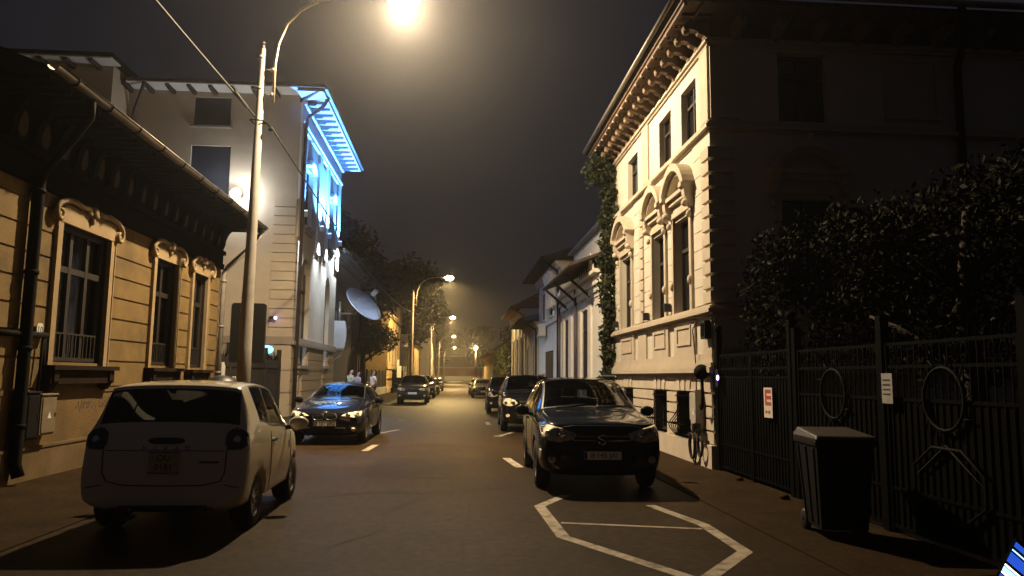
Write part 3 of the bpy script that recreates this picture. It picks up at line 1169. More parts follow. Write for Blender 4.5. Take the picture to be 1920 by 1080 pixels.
b.box(-.12, .02, -.2, -.12, -.05, .05)
b.tube([(-.05, .0, .03), (-.05, -.14, .03)], .02, 6)
b.build('body', 'plastic_black', t)
b = MB()
b.ball((.1, -.2, -.01), .06, 8)
b.build('lens', 'violet_glow', t)
t = thing('lit_sign', 'small oval cyan lit sign on the fence end beside office corner', 'sign', (-7.1, 28.6, 2.5))
b = MB()
b.box(-.75, .28, -.04, .05, -.22, .18)
b.build('backboard', 'plastic_grey', t)
b = MB()
b.prism([(.3 * math.cos(2 * PI * i / 20) - .02, .16 * math.sin(2 * PI * i / 20)) for i in range(20)], lambda a, z, d: (a, d, z), -.05, -.075)
lp = b.build('lit_face', 'cyan_glow', t)
b = MB()
for i in range(4):
    b.box(-.2 + i * .09, -.16 + i * .09, -.08, -.077, -.08, .08)
b.box(-.2, .16, -.083, -.08, -.02, .0)
b.build('lettering', 'strip_pale', lp)

# ------------------------------------------------------------------ villa on the right
VL = 8.5
vi = thing('cream_villa', 'lit cream villa with arched window heads, bracketed eave and barred basement windows', 'villa', (4.65, 21.7, 0), -PI / 2)


def Tv(u, d, z):            # villa wall facing the camera, u = distance back from the street front
    return (VL - d, u, z)


WM = [(.95, 2.25, 2.93, 4.9), (4.42, 5.45, 2.93, 4.9), (6.18, 7.27, 2.93, 4.92)]
WU = [(1.76, 2.9, 6.42, 7.53), (5.0, 5.96, 6.42, 7.55), (6.72, 7.7, 6.42, 7.58)]
WB = [(1.3, 2.4, .46, 1.32), (4.42, 5.53, .46, 1.33), (6.25, 7.28, .46, 1.35)]
b = MB()
wall_panel(b, Tfront, -.2, VL, 1.9, 8.0, WM + WU, .22)
b.poly([(-.2, 0, 0), (-.2, 10, 0), (-.2, 10, 8), (-.2, 0, 8)])
SW = [(1.33, 2.3, 6.44, 7.8), (1.3, 2.35, 2.95, 4.95)]
wall_panel(b, Tv, 0.002, 10, 0, 8.0, SW, .3)
gaps = [(o[0] - .2, o[1] + .2, o[2] - .2, 6.05) for o in WM]
courses(b, Tfront, -.2, VL - .005, [2.98 + .36 * i for i in range(10)], gaps, .018, .016)
b.build('wall', 'villa_plaster', vi)
# plinth storey, rusticated
b = MB()
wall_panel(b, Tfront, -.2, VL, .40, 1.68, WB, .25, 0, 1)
courses(b, Tfront, -.2, VL - .004, [.42, .66, .88, 1.10, 1.34, 1.66], [(o[0], o[1], o[2], o[3]) for o in WB], .05, .04)
for o in WB:          # keystones over the basement windows
    c = (o[0] + o[1]) / 2
    for k in (-1, 0, 1):
        b.prism([(c + k * .32 - .09, 1.36), (c + k * .32 + .09, 1.36), (c + k * .38 + .12, 1.64), (c + k * .38 - .12, 1.64)], lambda a, z, d: (a, d, z), -.048, -.07)
b.box(-.2, VL + .06, -.12, .0, 0, .42)
b.box(VL, VL + .05, .0, 10, 0, .42)
b.build('plinth', ['villa_plinth', 'dark_frame'], vi)  # basement window reveals coloured dark so the recesses read as shaded
# mouldings
b = MB()


def ledge(z0, prof, side=True):
    z = z0
    for h, d in prof:
        b.box(-.2, VL + (d if side else -.002), -d, .003, z, z + h)
        if side:
            b.box(VL - .003, VL + d, .003, 10, z, z + h)
        z += h


ledge(1.66, [(.05, .10), (.10, .17), (.08, .13), (.05, .08)])
ledge(2.76, [(.04, .06), (.07, .16), (.05, .12), (.03, .07)])
ledge(6.2, [(.04, .04), (.08, .12), (.05, .08), (.03, .04)])
ledge(7.86, [(.05, .05), (.05, .10), (.06, .07)])
b.build('moulding', 'villa_trim', vi)
b = MB()
for a, c in ((3.5, 4.1), (8.05, VL - .004)):
    b.cut()
    b.box(a, c, -.045, .0, 6.42, 7.86)
b.build_each('pilaster', 'villa_trim', vi)
b = MB()
q = MB()
for i in range(12):
    z = 2.98 + i * .27
    if z + .25 < 6.2:
        b.cut()
        b.box(8.12, VL + .05, -.075, .0, z, z + .21)
        b.box(VL - .003, VL + .05, .0, .42, z, z + .21)
        q.cut()
        q.box(3.2, 3.56, -.06, .0, z, z + .22)
b.build_each('quoin', 'villa_trim', vi)
q.build_each('quoin', 'villa_trim', vi)
# panels under the windows
b = MB()
for a, c in ((.95, 2.5), (4.36, 5.68), (6.15, 7.5)):
    b.cut()
    b.box(a, c, -.05, .0, 2.06, 2.74)
    w = .2
    b.box(a + w, c - w, -.075, -.045, 2.6, 2.66)
    b.box(a + w, c - w, -.075, -.045, 2.26, 2.31)
    b.box(a + w, a + w + .06, -.073, -.045, 2.31, 2.6)
    b.box(c - w - .06, c - w, -.073, -.045, 2.31, 2.6)
for a, c in ((2.95, 3.75), (8.0, 8.46)):
    b.cut()
    b.box(a, c, -.045, .0, 2.06, 2.74)
b.cut()
b.box(-.2, VL - .005, -.06, .0, 1.94, 2.06)
b.build_each('panel', 'villa_panel', vi)


def main_surround(T, a, c, z1, zs=5.5, zt=6.0):
    q = MB()
    cu, w = (a + c) / 2, (c - a) / 2
    for s_ in (-1, 1):
        e = cu + s_ * w
        q.box(min(e, e + s_ * .13), max(e, e + s_ * .13), -.06, .005, 2.94, z1 + .08, 0, T)
        # corbel carrying the arch
        q.prism([(0, 5.0), (-.10, 5.02), (-.2, 5.2), (-.22, 5.36), (-.28, 5.4), (-.28, 5.5), (0, 5.5)],
                lambda d, z, u: T(u, d, z), e + s_ * .06, e + s_ * .24)
        q.ball((e + s_ * .15, -.17, 5.08), .08, 8, 0, 1, 1, 1, T)
        q.ball((e + s_ * .15, -.1, 4.86), .055, 8, 0, 1, 1, 1.4, T)
        q.ball((e + s_ * .07, -.07, 3.55), .06, 8, 0, .9, .9, 1.6, T)
    q.box(cu - w - .13, cu + w + .13, -.075, .004, z1 + .08, z1 + .2, 0, T)
    q.box(cu - w - .1, cu + w + .1, -.04, .004, z1 + .2, z1 + .34, 0, T)
    q.box(cu - w - .13, cu + w + .13, -.13, .004, z1 + .34, z1 + .44, 0, T)
    q.box(cu - w - .2, cu + w + .2, -.2, .004, z1 + .44, z1 + .52, 0, T)
    arc_band(q, T, cu, zs, w + .32, zt - zs + .04, .15, -.27, .004)
    arc_band(q, T, cu, zs - .01, w + .18, zt - zs - .09, .1, -.16, .003)
    q.ball((cu, -.2, zt + .06), .09, 8, 0, 1, .8, 1.1, T)
    q.build('window_surround', 'villa_trim', vi)


for a, c, z0, z1 in WM:
    window(vi, Tfront, a, c, z0, z1, .20, 'dark_frame', 'dark_pane', 2, (.68,), .06)
    main_surround(Tfront, a, c, z1)
for a, c, z0, z1 in WU:
    window(vi, Tfront, a, c, z0, z1, .20, 'dark_frame', 'dark_pane', 2, (.7,), .05)
for a, c, z0, z1 in SW:
    window(vi, Tv, a, c, z0, z1, .25, 'dark_frame', 'dark_pane', 2, (.7,), .05)
main_surround(Tv, SW[1][0], SW[1][1], SW[1][3])
q = MB()      # blind window on the side wall
q.box(3.45, 4.5, -.03, .0, 6.6, 7.75, 0, Tv)
for a, c, z0, z1 in ((3.4, 3.52, 6.55, 7.8), (4.43, 4.55, 6.55, 7.8), (3.52, 4.43, 7.68, 7.8), (3.52, 4.43, 6.55, 6.67)):
    q.box(a, c, -.06, -.0, z0, z1, 0, Tv)
q.build('blind_window', 'villa_panel', vi)
q = MB()
q.box(.0, .55, -.05, 0, 6.45, 7.84, 0, Tv)
q.build('pilaster', 'villa_trim', vi)
for a, c, z0, z1 in WB:
    f = window(vi, Tfront, a, c, z0, z1, .24, 'dark_frame', 'dark_pane', 2, (), .04, 'basement_window')
    q = MB()
    n = 7
    for i in range(n):
        u = a + .06 + (c - a - .12) * i / (n - 1)
        P = []
        for k in range(13):
            t = k / 12
            bul = .06 + .15 * math.exp(-((t - .24) / .2) ** 2) + .03 * math.sin(t * 6)
            P.append((u, -bul, z0 - .02 + t * (z1 - z0 - .0)))
        q.tube([(u, .05, z0)] + P + [(u, .02, z1 - .02)], .011, 5)
    for zz, dd in ((z0 + .02, .12), (z0 + .24, .22), (z1 - .1, .09)):
        q.tube([(a + .03, .02, zz), (a + .05, -dd, zz), (c - .05, -dd, zz), (c - .03, .02, zz)], .014, 5)
    q.build('window_grille', 'black_iron', f)
# eave
b = MB()
b.box(-.45, VL + .72, -.72, 10, 8.36, 8.42)
for i in range(19):
    u = -.25 + i * .5
    b.box(u - .03, u + .03, -.68, -.01, 8.3, 8.362)
b.box(-.45, VL + .7, -.68, -.62, 8.28, 8.36)
b.box(-.45, VL + .7, -.36, -.32, 8.3, 8.361)
for i in range(18):
    u = .6 + i * .5
    b.box(VL + .01, VL + .68, u - .03, u + .03, 8.3, 8.362)
b.build('soffit', 'eave_wood', vi)
b = MB()


def modillion(T, u):
    b.cut()
    pr = [(0, 7.98), (-.06, 7.98), (-.10, 8.04), (-.20, 8.08), (-.24, 8.14), (-.36, 8.16), (-.46, 8.13), (-.5, 8.18), (-.48, 8.25), (-.42, 8.3), (0, 8.3)]
    b.prism(pr, lambda d, z, uu: T(uu, d, z), u - .075, u + .075)
    b.ball((u, -.43, 8.13), .075, 8, 0, .9, 1, .9, T)
    b.ball((u, -.06, 7.99), .055, 7, 0, 1, 1, 1.2, T)


for i in range(18):
    modillion(Tfront, -.0 + i * .5 - .02)
for i in range(12):
    modillion(Tv, .5 + i * .8)
b.build_each('bracket', 'bracket_paint', vi)
b = MB()
for i in range(17):
    b.cut()
    b.ball((.25 + i * .5, -.5, 8.34), .05, 7, 0, 1, 1, .6)
    b.cut()
    b.ball((.25 + i * .5, -.2, 8.33), .05, 7, 0, 1, 1, .8)
    b.cut()
    b.ball((.0 + i * .5, -.66, 8.27), .035, 6)
b.build_each('rosette', 'villa_trim', vi)
b = MB()
b.hexa([(-.5, -.78, 8.42), (VL + .78, -.78, 8.42), (VL + .78, 10.5, 8.42), (-.5, 10.5, 8.42),
        (-.5, -.78, 8.52), (VL + .78, -.78, 8.52), (VL - 3, 5, 10.0), (3, 5, 10.0)])
b.build('roof', 'roof_dark', vi)
b = MB()
b.tube([(-.5, -.83, 8.5), (VL + .83, -.83, 8.5), (VL + .83, 10.5, 8.5)], .065, 8)
b.build('gutter', 'zinc', vi)
b = MB()
b.tube([(VL + .8, 4.5, 8.45), (VL + .5, 4.75, 8.1), (VL + .1, 4.85, 7.6), (VL + .1, 4.85, .1)], .07, 9)
b.build('downpipe', 'dark_pipe', vi)


def vp(u, d, z):        # villa-local to world
    return (4.65 + d, 21.7 - u, z)


for i, (u, z) in enumerate(((.55, 3.05), (4.02, 3.0), (5.85, 3.05))):
    t = thing('wall_fixture', ['small black fixture on the villa ledge by the ivy', 'small black fixture on the villa ledge left of middle window',
                               'small black fixture on the villa ledge left of nearest window'][i], 'wall fixture', vp(u, 0, z), -PI / 2, 'fixtures on the villa ledge')
    b = MB()
    b.box(-.05, .05, -.18, -.04, -.02, .16)
    b.tube([(0, .0, .0), (0, -.1, .0)], .02, 6)
    b.build('body', 'plastic_black', t, bevel=.008)
t = thing('intercom_box', 'black wall box at the top corner above the villa plinth', 'wall box', vp(8.33, -.05, 2.32), -PI / 2)
b = MB()
b.box(-.12, .12, -.12, .0, .0, .34)
b.build('body', 'plastic_black', t, bevel=.015)
b = MB()
b.box(-.09, .09, -.128, -.119, .05, .29)
b.build('cover', 'gate_sheet', t)

# utility cabinet, its wire and coil, vent pipe
t = meter_box('utility_cabinet', 'tall pale cabinet with white triangle mark on villa wall beside the gate', vp(7.78, -.02, .62), -PI / 2, .36, .74, .16, 'plastic_grey')
b = MB()
b.box(-.31, -.195, -.15, .0, .18, .72)
b.build('side_unit', 'plastic_grey', t, bevel=.03)
b = MB()
b.cut()
b.box(.195, .225, -.20, -.02, .1, .78)
b.cut()
b.box(-.29, -.23, -.08, .0, -.55, .18)
b.cut()
b.box(.17, .22, -.08, .0, -.55, -.002)
b.build_each('upright', 'plastic_grey', t)
b = MB()
b.tube([(0, -.1, .77), (-.02, -.1, 1.3), (.02, -.16, 1.9), (.06, -.1, 2.05)], .012, 6)
b.build('feed_wire', 'cable_black', t)
t = thing('coiled_cable', 'black cable hanging in two loops below the pale cabinet', 'cable', vp(7.82, -.13, .62), -PI / 2)
b = MB()


def loop(cx, cz, rx, rz, d, turns):
    P = []
    for i in range(turns * 20 + 1):
        a = PI / 2 + 2 * PI * i / 20
        P.append((cx + rx * math.cos(a) * (1 + .06 * math.sin(i * .9)), d - .012 * i / 20, cz + rz * math.sin(a)))
    b.tube(P, .019, 6)


loop(-.1, -.27, .17, .23, -.05, 3)
loop(.36, -.24, .13, .18, -.06, 2)
b.tube([(-.1, -.06, -.04), (.05, -.08, .1), (.2, -.1, .16), (.36, -.08, -.06)], .022, 6)
b.tube([(-.1, -.06, -.5), (.0, -.06, -.6), (.08, -.06, -.45), (.2, -.05, -.05)], .015, 6)
b.build('coil', 'cable_black', t)
b = MB()
b.box(.16, .26, -.16, -.02, .0, .16)
b.box(.3, .36, -.14, -.04, -.02, .06)
b.build('plug', 'plastic_black', t)
t = thing('vent_pipe', 'black hooked pipe with round cap on the villa corner above cabinet', 'pipe', vp(8.36, -.2, 0), -PI / 2)
b = MB()
b.tube([(0, 0, 1.62), (0, 0, 1.2), (-.02, -.0, 1.1), (-.08, 0, 1.06), (-.12, 0, 1.12)], .03, 8)
b.build('pipe', 'dark_pipe', t)
b = MB()
b.ball((.03, -.02, 1.72), .14, 10)
b.build('cap', 'dark_pipe', t)

# ivy column at the far villa corner
iv = thing('ivy', 'tall column of dark green ivy hanging at the far corner of villa', 'ivy', (4.45, 21.75, PV))
b = MB()
for k in range(5):
    a = k * 1.3
    b.tube([(.1 * math.cos(a), .1 * math.sin(a), -.05), (.14 * math.cos(a + 1), .12 * math.sin(a), 2.6), (.1 * math.cos(a), .14 * math.sin(a + 2), 5.2), (.12 * math.cos(a + 2), .1, 8)], [.035, .03, .025, .012], 6)
b.build('stem', 'bark', iv)
b = MB()
blobs = []
for k in range(38):
    z = .75 + k * .205
    w = .25 + .07 * math.sin(k * 1.9) + (.16 if k > 32 else 0) + (.05 if 14 < k < 30 else 0)
    blobs.append((.04 * math.sin(k * 1.1), .06 * math.cos(k * .7), z, w, w * 1.25, .24))
blobs += [(-.35, .0, 7.7, .42, .5, .45), (-.1, -.2, 8.2, .5, .6, .35), (.15, -.5, 5.0, .15, .45, .12), (.12, -.55, 6.4, .15, .45, .3), (.0, -.3, 7.0, .3, .5, .4)]
leaves(b, blobs, 7500, .07, shell=.5)
b.build('foliage', 'leaf_ivy', iv)

# ------------------------------------------------------------------ iron gate and fence, right foreground
ga = thing('iron_gate', 'black sheeted iron double gate with scrolled top beside the villa corner', 'gate', (4.66, 13.1, PV), -PI / 2)


def gate_leaf(root, u0, u1, zt, sheet_h):
    b = MB()
    b.box(u0 + .012, u1 - .012, .0, .012, .06, sheet_h)
    b.build('sheet', 'gate_sheet', root)
    b = MB()
    for u in (u0, u1 - .05):
        b.box(u, u + .05, -.02, .03, .02, zt)
    for z in (.06, .45, sheet_h - .02, zt - .28, zt - .04):
        b.box(u0 + .05, u1 - .05, -.012, .022, z, z + .035)
    n = max(3, int((u1 - u0) / .11))
    for i in range(n):
        u = u0 + .07 + (u1 - u0 - .14) * (i + .5) / n
        b.tube([(u, -.006, .08), (u, -.006, zt - .02)], .009, 5)
        b.tube([(u, -.006, zt), (u, -.006, zt + .12)], [.012, .002], 5)
    b.build('frame', 'black_iron', root)
    b = MB()
    n = max(2, int((u1 - u0) / .45))
    for i in range(n):
        u = u0 + (u1 - u0) * (i + .5) / n
        b.cut()
        for s_ in (-1, 1):
            b.tube([(u + s_ * (.02 + (.15 - .011 * k) * (1 - math.cos(k * .55)) * .5), -.02, zt - .16 + (.13 - .008 * k) * math.sin(k * .55)) for k in range(12)], .009, 5)
    b.build_each('scrollwork', 'black_iron', root)


gate_leaf(ga, .1, 1.5, 2.02, 1.62)
gate_leaf(ga, 1.52, 2.9, 2.02, 1.62)
b = MB()
for u in (0, 2.92):
    b.cut()
    b.box(u, u + .1, -.05, .05, -.08, 2.42)
    b.ball((u + .05, 0, 2.48), .07, 8)
b.build_each('post', 'black_iron', ga)
fn = thing('iron_fence', 'black ornamental iron fence with circle and diamond motifs, beside the wheelie bin', 'fence', (4.66, 10.05, PV), -PI / 2)
b = MB()
b.box(.0, 6.6, .05, .3, -.08, .22)
b.build('base_wall', 'villa_plinth', fn)
for i in range(3):
    gate_leaf(fn, .1 + i * 2.1, 2.1 + i * 2.1, 2.0, 1.4)
b = MB()
for i in range(4):
    b.cut()
    b.box(i * 2.1, i * 2.1 + .1, -.04, .06, -.06, 2.3)
b.build_each('post', 'black_iron', fn)
b = MB()
for cu in (1.1, 3.2, 5.3):
    b.cut()
    b.tube([(cu + .55 * math.cos(a), -.035, .62 + .36 * math.sin(a)) for a in [2 * PI * k / 8 + PI / 8 for k in range(8)]], .016, 6, closed=True)
    b.tube([(cu + s_ * .55, -.035, .62 + t_ * .36) for s_, t_ in ((0, 1), (1, 0), (0, -1), (-1, 0))], .016, 6, closed=True)
    b.tube([(cu + .3 * math.cos(a), -.035, 1.42 + .3 * math.sin(a)) for a in [2 * PI * k / 20 for k in range(20)]], .018, 6, closed=True)
    for k in range(10):
        a = 2 * PI * k / 10
        b.tube([(cu + .3 * math.cos(a), -.035, 1.42 + .3 * math.sin(a)), (cu + .42 * math.cos(a + .2), -.035, 1.42 + .42 * math.sin(a + .2))], .008, 5)
b.build_each('motif', 'worn_iron', fn)
t = thing('paper_notice', 'paper notice with dark red blocks fixed to the black iron gate', 'notice', (4.62, 10.85, 1.26), -PI / 2)
b = MB()
b.box(-.15, .15, -.012, -.004, -.22, .22)
b.build('sheet', 'paper', t)
b = MB()
for z in (.14, .05, -.04):
    b.box(-.1, .11, -.0145, -.0125, z, z + .05)
b.box(-.1, -.05, -.0147, -.0123, -.04, .19)
b.box(-.1, -.03, -.0145, -.0125, -.16, -.12)
b.box(.0, .07, -.0145, -.0125, -.16, -.12)
b.build('print', 'paper_red', t)
t = thing('paper_notice', 'dull grey paper notice on the dark fence, right of the wheelie bin', 'notice', (4.60, 7.72, 1.52), -PI / 2)
b = MB()
b.box(-.1, .1, -.012, -.004, -.16, .16)
b.build('sheet', 'paper_dull', t)
b = MB()
for z in (.08, .03, -.02, -.07):
    b.box(-.07, .06, -.0145, -.0125, z, z + .015)
b.build('print', 'ink', t)
t = thing('intercom', 'small intercom on the gate post with glowing blue violet light', 'intercom', (4.585, 12.86, 1.62), -PI / 2)
b = MB()
b.box(-.07, .07, -.04, .0, -.16, .14)
b.build('body', 'plastic_black', t, bevel=.008)
b = MB()
b.ball((.09, -.05, .0), .028, 8, 0, .7, .8, 1.7)
b.build('light', 'violet_glow', t)

# wheelie bin
wb = thing('wheelie_bin', 'dark two wheeled rubbish bin with pale lid standing by the iron fence', 'wheelie bin', (3.98, 7.75, PV), R(-8))
b = MB()
b.hexa([(-.23, -.27, .08), (.23, -.27, .08), (.23, .22, .08), (-.23, .22, .08), (-.285, -.36, .98), (.285, -.36, .98), (.285, .34, .98), (-.285, .34, .98)])
b.box(-.30, .30, -.37, .36, .92, .985)
b.box(-.2, .2, -.345, -.30, .3, .7)
for s_ in (-1, 1):
    for k in (-.5, 0, .5):
        b.hexa([(s_ * .228, k * .36 - .02, .12), (s_ * .245, k * .36 - .02, .12), (s_ * .245, k * .36 + .02, .12), (s_ * .228, k * .36 + .02, .12),
                (s_ * .275, k * .5 - .02, .9), (s_ * .296, k * .5 - .02, .9), (s_ * .296, k * .5 + .02, .9), (s_ * .275, k * .5 + .02, .9)])
b.box(-.31, .31, -.40, -.36, .94, .975)
b.build('body', 'bin_plastic', wb, bevel=.012)
b = MB()
b.hexa([(-.31, -.42, .985), (.31, -.42, .985), (.31, .36, .985), (-.31, .36, .985), (-.29, -.38, 1.03), (.29, -.38, 1.03), (.27, .30, 1.08), (-.27, .30, 1.08)])
b.build('lid', 'bin_lid', wb, bevel=.015)
b = MB()
b.tube([(-.26, .36, .98), (-.26, .46, 1.0), (.26, .46, 1.0), (.26, .36, .98)], .018, 8)
b.build('handle', 'bin_plastic', wb)
for s_ in (-1, 1):
    b = MB()
    b.lathe([(.02, -.03), (.1, -.03), (.11, -.02), (.11, .02), (.1, .03), (.02, .03)], 16, (s_ * .22, .26, .1), 'x')
    b.build('wheel', 'plastic_black', wb)
# small stones at the gate foot
for i, (x, y, r_, lb) in enumerate(((4.5, 11.75, .05, 'small pale stone at the foot of gate, farther one'), (4.42, 9.95, .06, 'small pale stone at the foot of gate, nearer one by the bin'))):
    b = MB()
    b.ball((x, y, PV + r_ * .4), r_, 7, 0, 1.2, .9, .7)
    tag(b.build('stone', 'kerb_stone'), lb, 'stone')

# garden tree behind the fence
bl = [(-1.5, 2.6, 2.7, .45, .6, 1.15), (-1.35, 2.5, 3.6, .45, .6, .5), (-.6, 1.9, 3.7, .9, .8, .6), (.0, 1.2, 3.5, 1.0, 1.0, .9), (.7, .2, 3.7, 1.1, 1.2, .95),
      (-.7, .9, 3.3, .6, .7, .9), (.6, -1.0, 3.7, 1.0, 1.2, .8), (1.6, -.6, 3.5, 1.2, 1.3, .9), (.2, .6, 2.4, 1.2, 1.3, .9), (1.0, -1.6, 3.0, .9, 1.3, 1.2), (-.6, 1.8, 2.6, .7, .9, .8),
      (-1.2, 2.7, 1.9, .3, .5, .4)]
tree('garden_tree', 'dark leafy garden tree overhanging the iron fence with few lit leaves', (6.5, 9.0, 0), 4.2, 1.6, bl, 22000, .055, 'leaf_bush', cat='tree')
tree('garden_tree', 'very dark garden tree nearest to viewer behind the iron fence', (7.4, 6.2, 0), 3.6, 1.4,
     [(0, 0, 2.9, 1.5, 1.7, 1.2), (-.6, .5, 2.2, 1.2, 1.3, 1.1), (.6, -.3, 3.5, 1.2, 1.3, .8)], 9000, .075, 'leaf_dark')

# ------------------------------------------------------------------ right row beyond the villa
def side_walls(b, L, H, D, z0=0):
    b.poly([(0, 0, z0), (0, D, z0), (0, D, H), (0, 0, H)])
    b.poly([(L, 0, z0), (L, D, z0), (L, D, H), (L, 0, H)])
    b.poly([(0, D, z0), (L, D, z0), (L, D, H), (0, D, H)])


def house(name, label, cat, right, yn, yf, H, D, wm, tm, ops, nu=2, roof=None, over=.5, rise=1.6, X=None, doors=(), pil=(), frame='dark_frame', trimz=()):
    """plain rendered street house; local x runs along the street"""
    L = yf - yn
    root = thing(name, label, cat, (X if X is not None else (4.65 if right else -6.3), yf if right else yn, 0), -PI / 2 if right else PI / 2)
    b = MB()
    wall_panel(b, Tfront, 0, L, 0, H, list(ops) + list(doors), .08)
    side_walls(b, L, H, D)
    b.poly([(0, 0, H), (L, 0, H), (L, D, H), (0, D, H)])
    b.build('wall', wm, root)
    b = MB()
    for a, c, z0, z1 in ops:
        b.cut()
        for p in ((a - .12, a, z0, z1), (c, c + .12, z0, z1), (a - .12, c + .12, z1, z1 + .18), (a - .2, c + .2, z0 - .1, z0)):
            b.box(p[0], p[1], -.07 if p[2] < z0 or p[2] >= z1 else -.05, .0, p[2], p[3])
    b.build_each('window_surround', tm, root)
    b = MB()
    for z in trimz:
        b.cut()
        b.box(-.02, L + .02, -.1, .0, z, z + .12)
    b.cut()
    b.box(-.03, L + .03, -.06, .0, 0, .5)
    b.cut()
    b.box(-.03, L + .03, -.16, .0, H - .35, H - .22)
    b.box(-.03, L + .03, -.25, .0, H - .22, H - .02)
    b.build_each('moulding', tm, root)
    b = MB()
    for a, c, z0, z1 in pil:
        b.cut()
        b.box(a, c, -.08, .0, z0, z1)
        b.box(a - .06, c + .06, -.12, .0, z1, z1 + .15)
    b.build_each('pilaster', tm, root)
    for o in ops:
        window(root, Tfront, *o, .07, frame, 'dark_pane', nu, (.7,), .06)
    for o in doors:
        q = MB()
        q.box(o[0], o[1], .04, .07, o[2], o[3])
        for i in range(5):
            u = o[0] + (o[1] - o[0]) * (i + .5) / 5
            q.box(u - .02, u + .02, .03, .04, o[2], o[3])
        q.build('door', 'brown_frame', root)
    if roof:
        b = MB()
        b.hexa([(-.3, -over, H), (L + .3, -over, H), (L + .3, D + .3, H), (-.3, D + .3, H), (-.3, -over, H + .1), (L + .3, -over, H + .1), (L - .8, D * .5, H + rise), (.8, D * .5, H + rise)])
        b.poly([(-.3, D + .3, H + .1), (L + .3, D + .3, H + .1), (L - .8, D * .5, H + rise), (.8, D * .5, H + rise)])
        b.poly([(-.3, -over, H + .1), (-.3, D + .3, H + .1), (.8, D * .5, H + rise)])
        b.poly([(L + .3, -over, H + .1), (L + .3, D + .3, H + .1), (L - .8, D * .5, H + rise)])
        b.build('roof', roof, root)
        b = MB()
        b.tube([(-.3, -over - .05, H + .05), (L + .3, -over - .05, H + .05)], .06, 7)
        b.tube([(L - .2, -over, H), (L - .2, -.15, H - .5), (L - .2, -.12, H - .8), (L - .2, -.12, .2)], .05, 7)
        b.build('gutter', 'dark_pipe', root)
    return root


# white pilastered building with canopy
wt = thing('pilastered_building', 'white building with tall pilasters, spiked cornice and dark canopy beyond the ivy', 'building', (4.65, 32.4, 0), -PI / 2)
L = 9.4
ops = [(.75, 1.55, 1.2, 4.0), (3.0, 3.8, 1.2, 4.0), (5.2, 6.0, 1.2, 4.0)]
b = MB()
wall_panel(b, Tfront, 0, L, 0, 5.0, ops, .07)
side_walls(b, L, 5.0, 9)
b.box(.0, L, .45, 8, 5.0, 6.95)
b.build('wall', 'bright_plaster', wt)
q = MB()
b = MB()
for a, c in ((0, .45), (1.85, 2.6), (4.1, 4.85), (6.4, 7.0), (7.6, 9.4)):
    q.cut()
    q.box(a, c, -.07, .0, .5, 4.4)
    q.box(a - .05, c + .05, -.10, .0, 4.25, 4.4)
    q.box(a - .05, c + .05, -.10, .0, .5, .75)
b.cut()
b.box(-.02, L + .02, -.12, .0, 0, .5)
b.cut()
b.box(-.02, L + .02, -.16, .0, 4.4, 4.6)
b.box(-.02, L + .02, -.24, .0, 4.6, 4.72)
b.box(-.02, L + .02, -.2, .0, 4.72, 4.9)
b.box(-.02, L + .02, -.4, .0, 4.9, 5.02)
for a, c, z0, z1 in ops:
    b.cut()
    b.box(a - .15, c + .15, -.06, .0, z1 + .02, z1 + .3)
b.build_each('moulding', 'bright_plaster', wt)
q.build_each('pilaster', 'bright_plaster', wt)
b = MB()
for i in range(18):
    b.cut()
    b.tube([(.3 + i * .5, -.3, 5.02), (.3 + i * .5, -.3, 5.28)], [.045, .006], 6)
b.cut()
b.tube([(8.2, -.28, 5.02), (8.2, -.28, 5.7)], [.12, .01], 8)
b.build_each('finial', 'bright_plaster', wt)
for o in ops:
    window(wt, Tfront, *o, .06, 'brown_frame', 'dark_pane', 2, (.75,), .07)
b = MB()
b.hexa([(1.7, -1.05, 5.16), (9.0, -1.05, 5.16), (9.0, .45, 5.75), (1.7, .45, 5.75), (1.7, -1.05, 5.24), (9.0, -1.05, 5.24), (9.0, .45, 5.84), (1.7, .45, 5.84)])
q = MB()
for u in (1.9, 4.4, 7.0):
    q.cut()
    q.tube([(u, -1.0, 5.16), (u, -.05, 4.35)], .05, 6)
q.build_each('strut', 'roof_brown', wt)
b.tube([(1.7, -1.07, 5.2), (9, -1.07, 5.2)], .06, 6)
b.build('canopy', 'roof_brown', wt)
b = MB()
b.hexa([(-.2, .2, 6.95), (L + .1, .2, 6.95), (L + .1, 8.2, 6.95), (-.2, 8.2, 6.95), (-.2, .2, 7.05), (L + .1, .2, 7.05), (L - 1, 4, 7.8), (1, 4, 7.8)])
b.build('roof', 'roof_metal', wt)
b = MB()
b.tube([(4.5, -.2, 5.1), (4.5, -.18, .1)], .06, 8)
b.tube([(.1, -.2, 4.9), (.1, -.2, .1)], .06, 8)
b.build('downpipe', 'brown_pipe', wt)

ac = house('grey_house', 'grey white two storey house with overhanging dark roof and air conditioner', 'house', True, 33.2, 42.2, 6.9, 8, 'white_plaster', 'white_plaster',
           [(5.2, 6.4, 4.6, 6.0), (2.0, 3.2, 4.6, 6.0)], roof='roof_brown', over=.85, rise=1.8, doors=[(3.0, 6.4, .1, 2.9)], trimz=(4.2,))
b = MB()
for u in (.3, 1.3, 2.3):
    b.cut()
    b.lathe([(.16, 4.9), (.14, 5.2), (.12, 5.9), (.2, 6.1), (.35, 6.5)], 12, (u + 5.5, -.2, 0))
b.build_each('column', 'white_plaster', ac)
t = thing('air_conditioner', 'pale air conditioner unit hung on the grey house front', 'air conditioner', (4.55, 38.6, 3.7), -PI / 2)
b = MB()
b.box(-.45, .45, -.34, .0, 0, .62)
b.build('casing', 'plastic_white', t, bevel=.02)
b = MB()
b.lathe([(.02, -.352), (.24, -.352), (.26, -.34)], 18, (-.1, 0, .31), 'y')
b.build('fan_grille', 'plastic_black', t)
b = MB()
for u in (-.35, .35):
    b.box(u - .02, u + .02, -.36, .1, -.05, -.005)
b.build('bracket', 'galv', t)
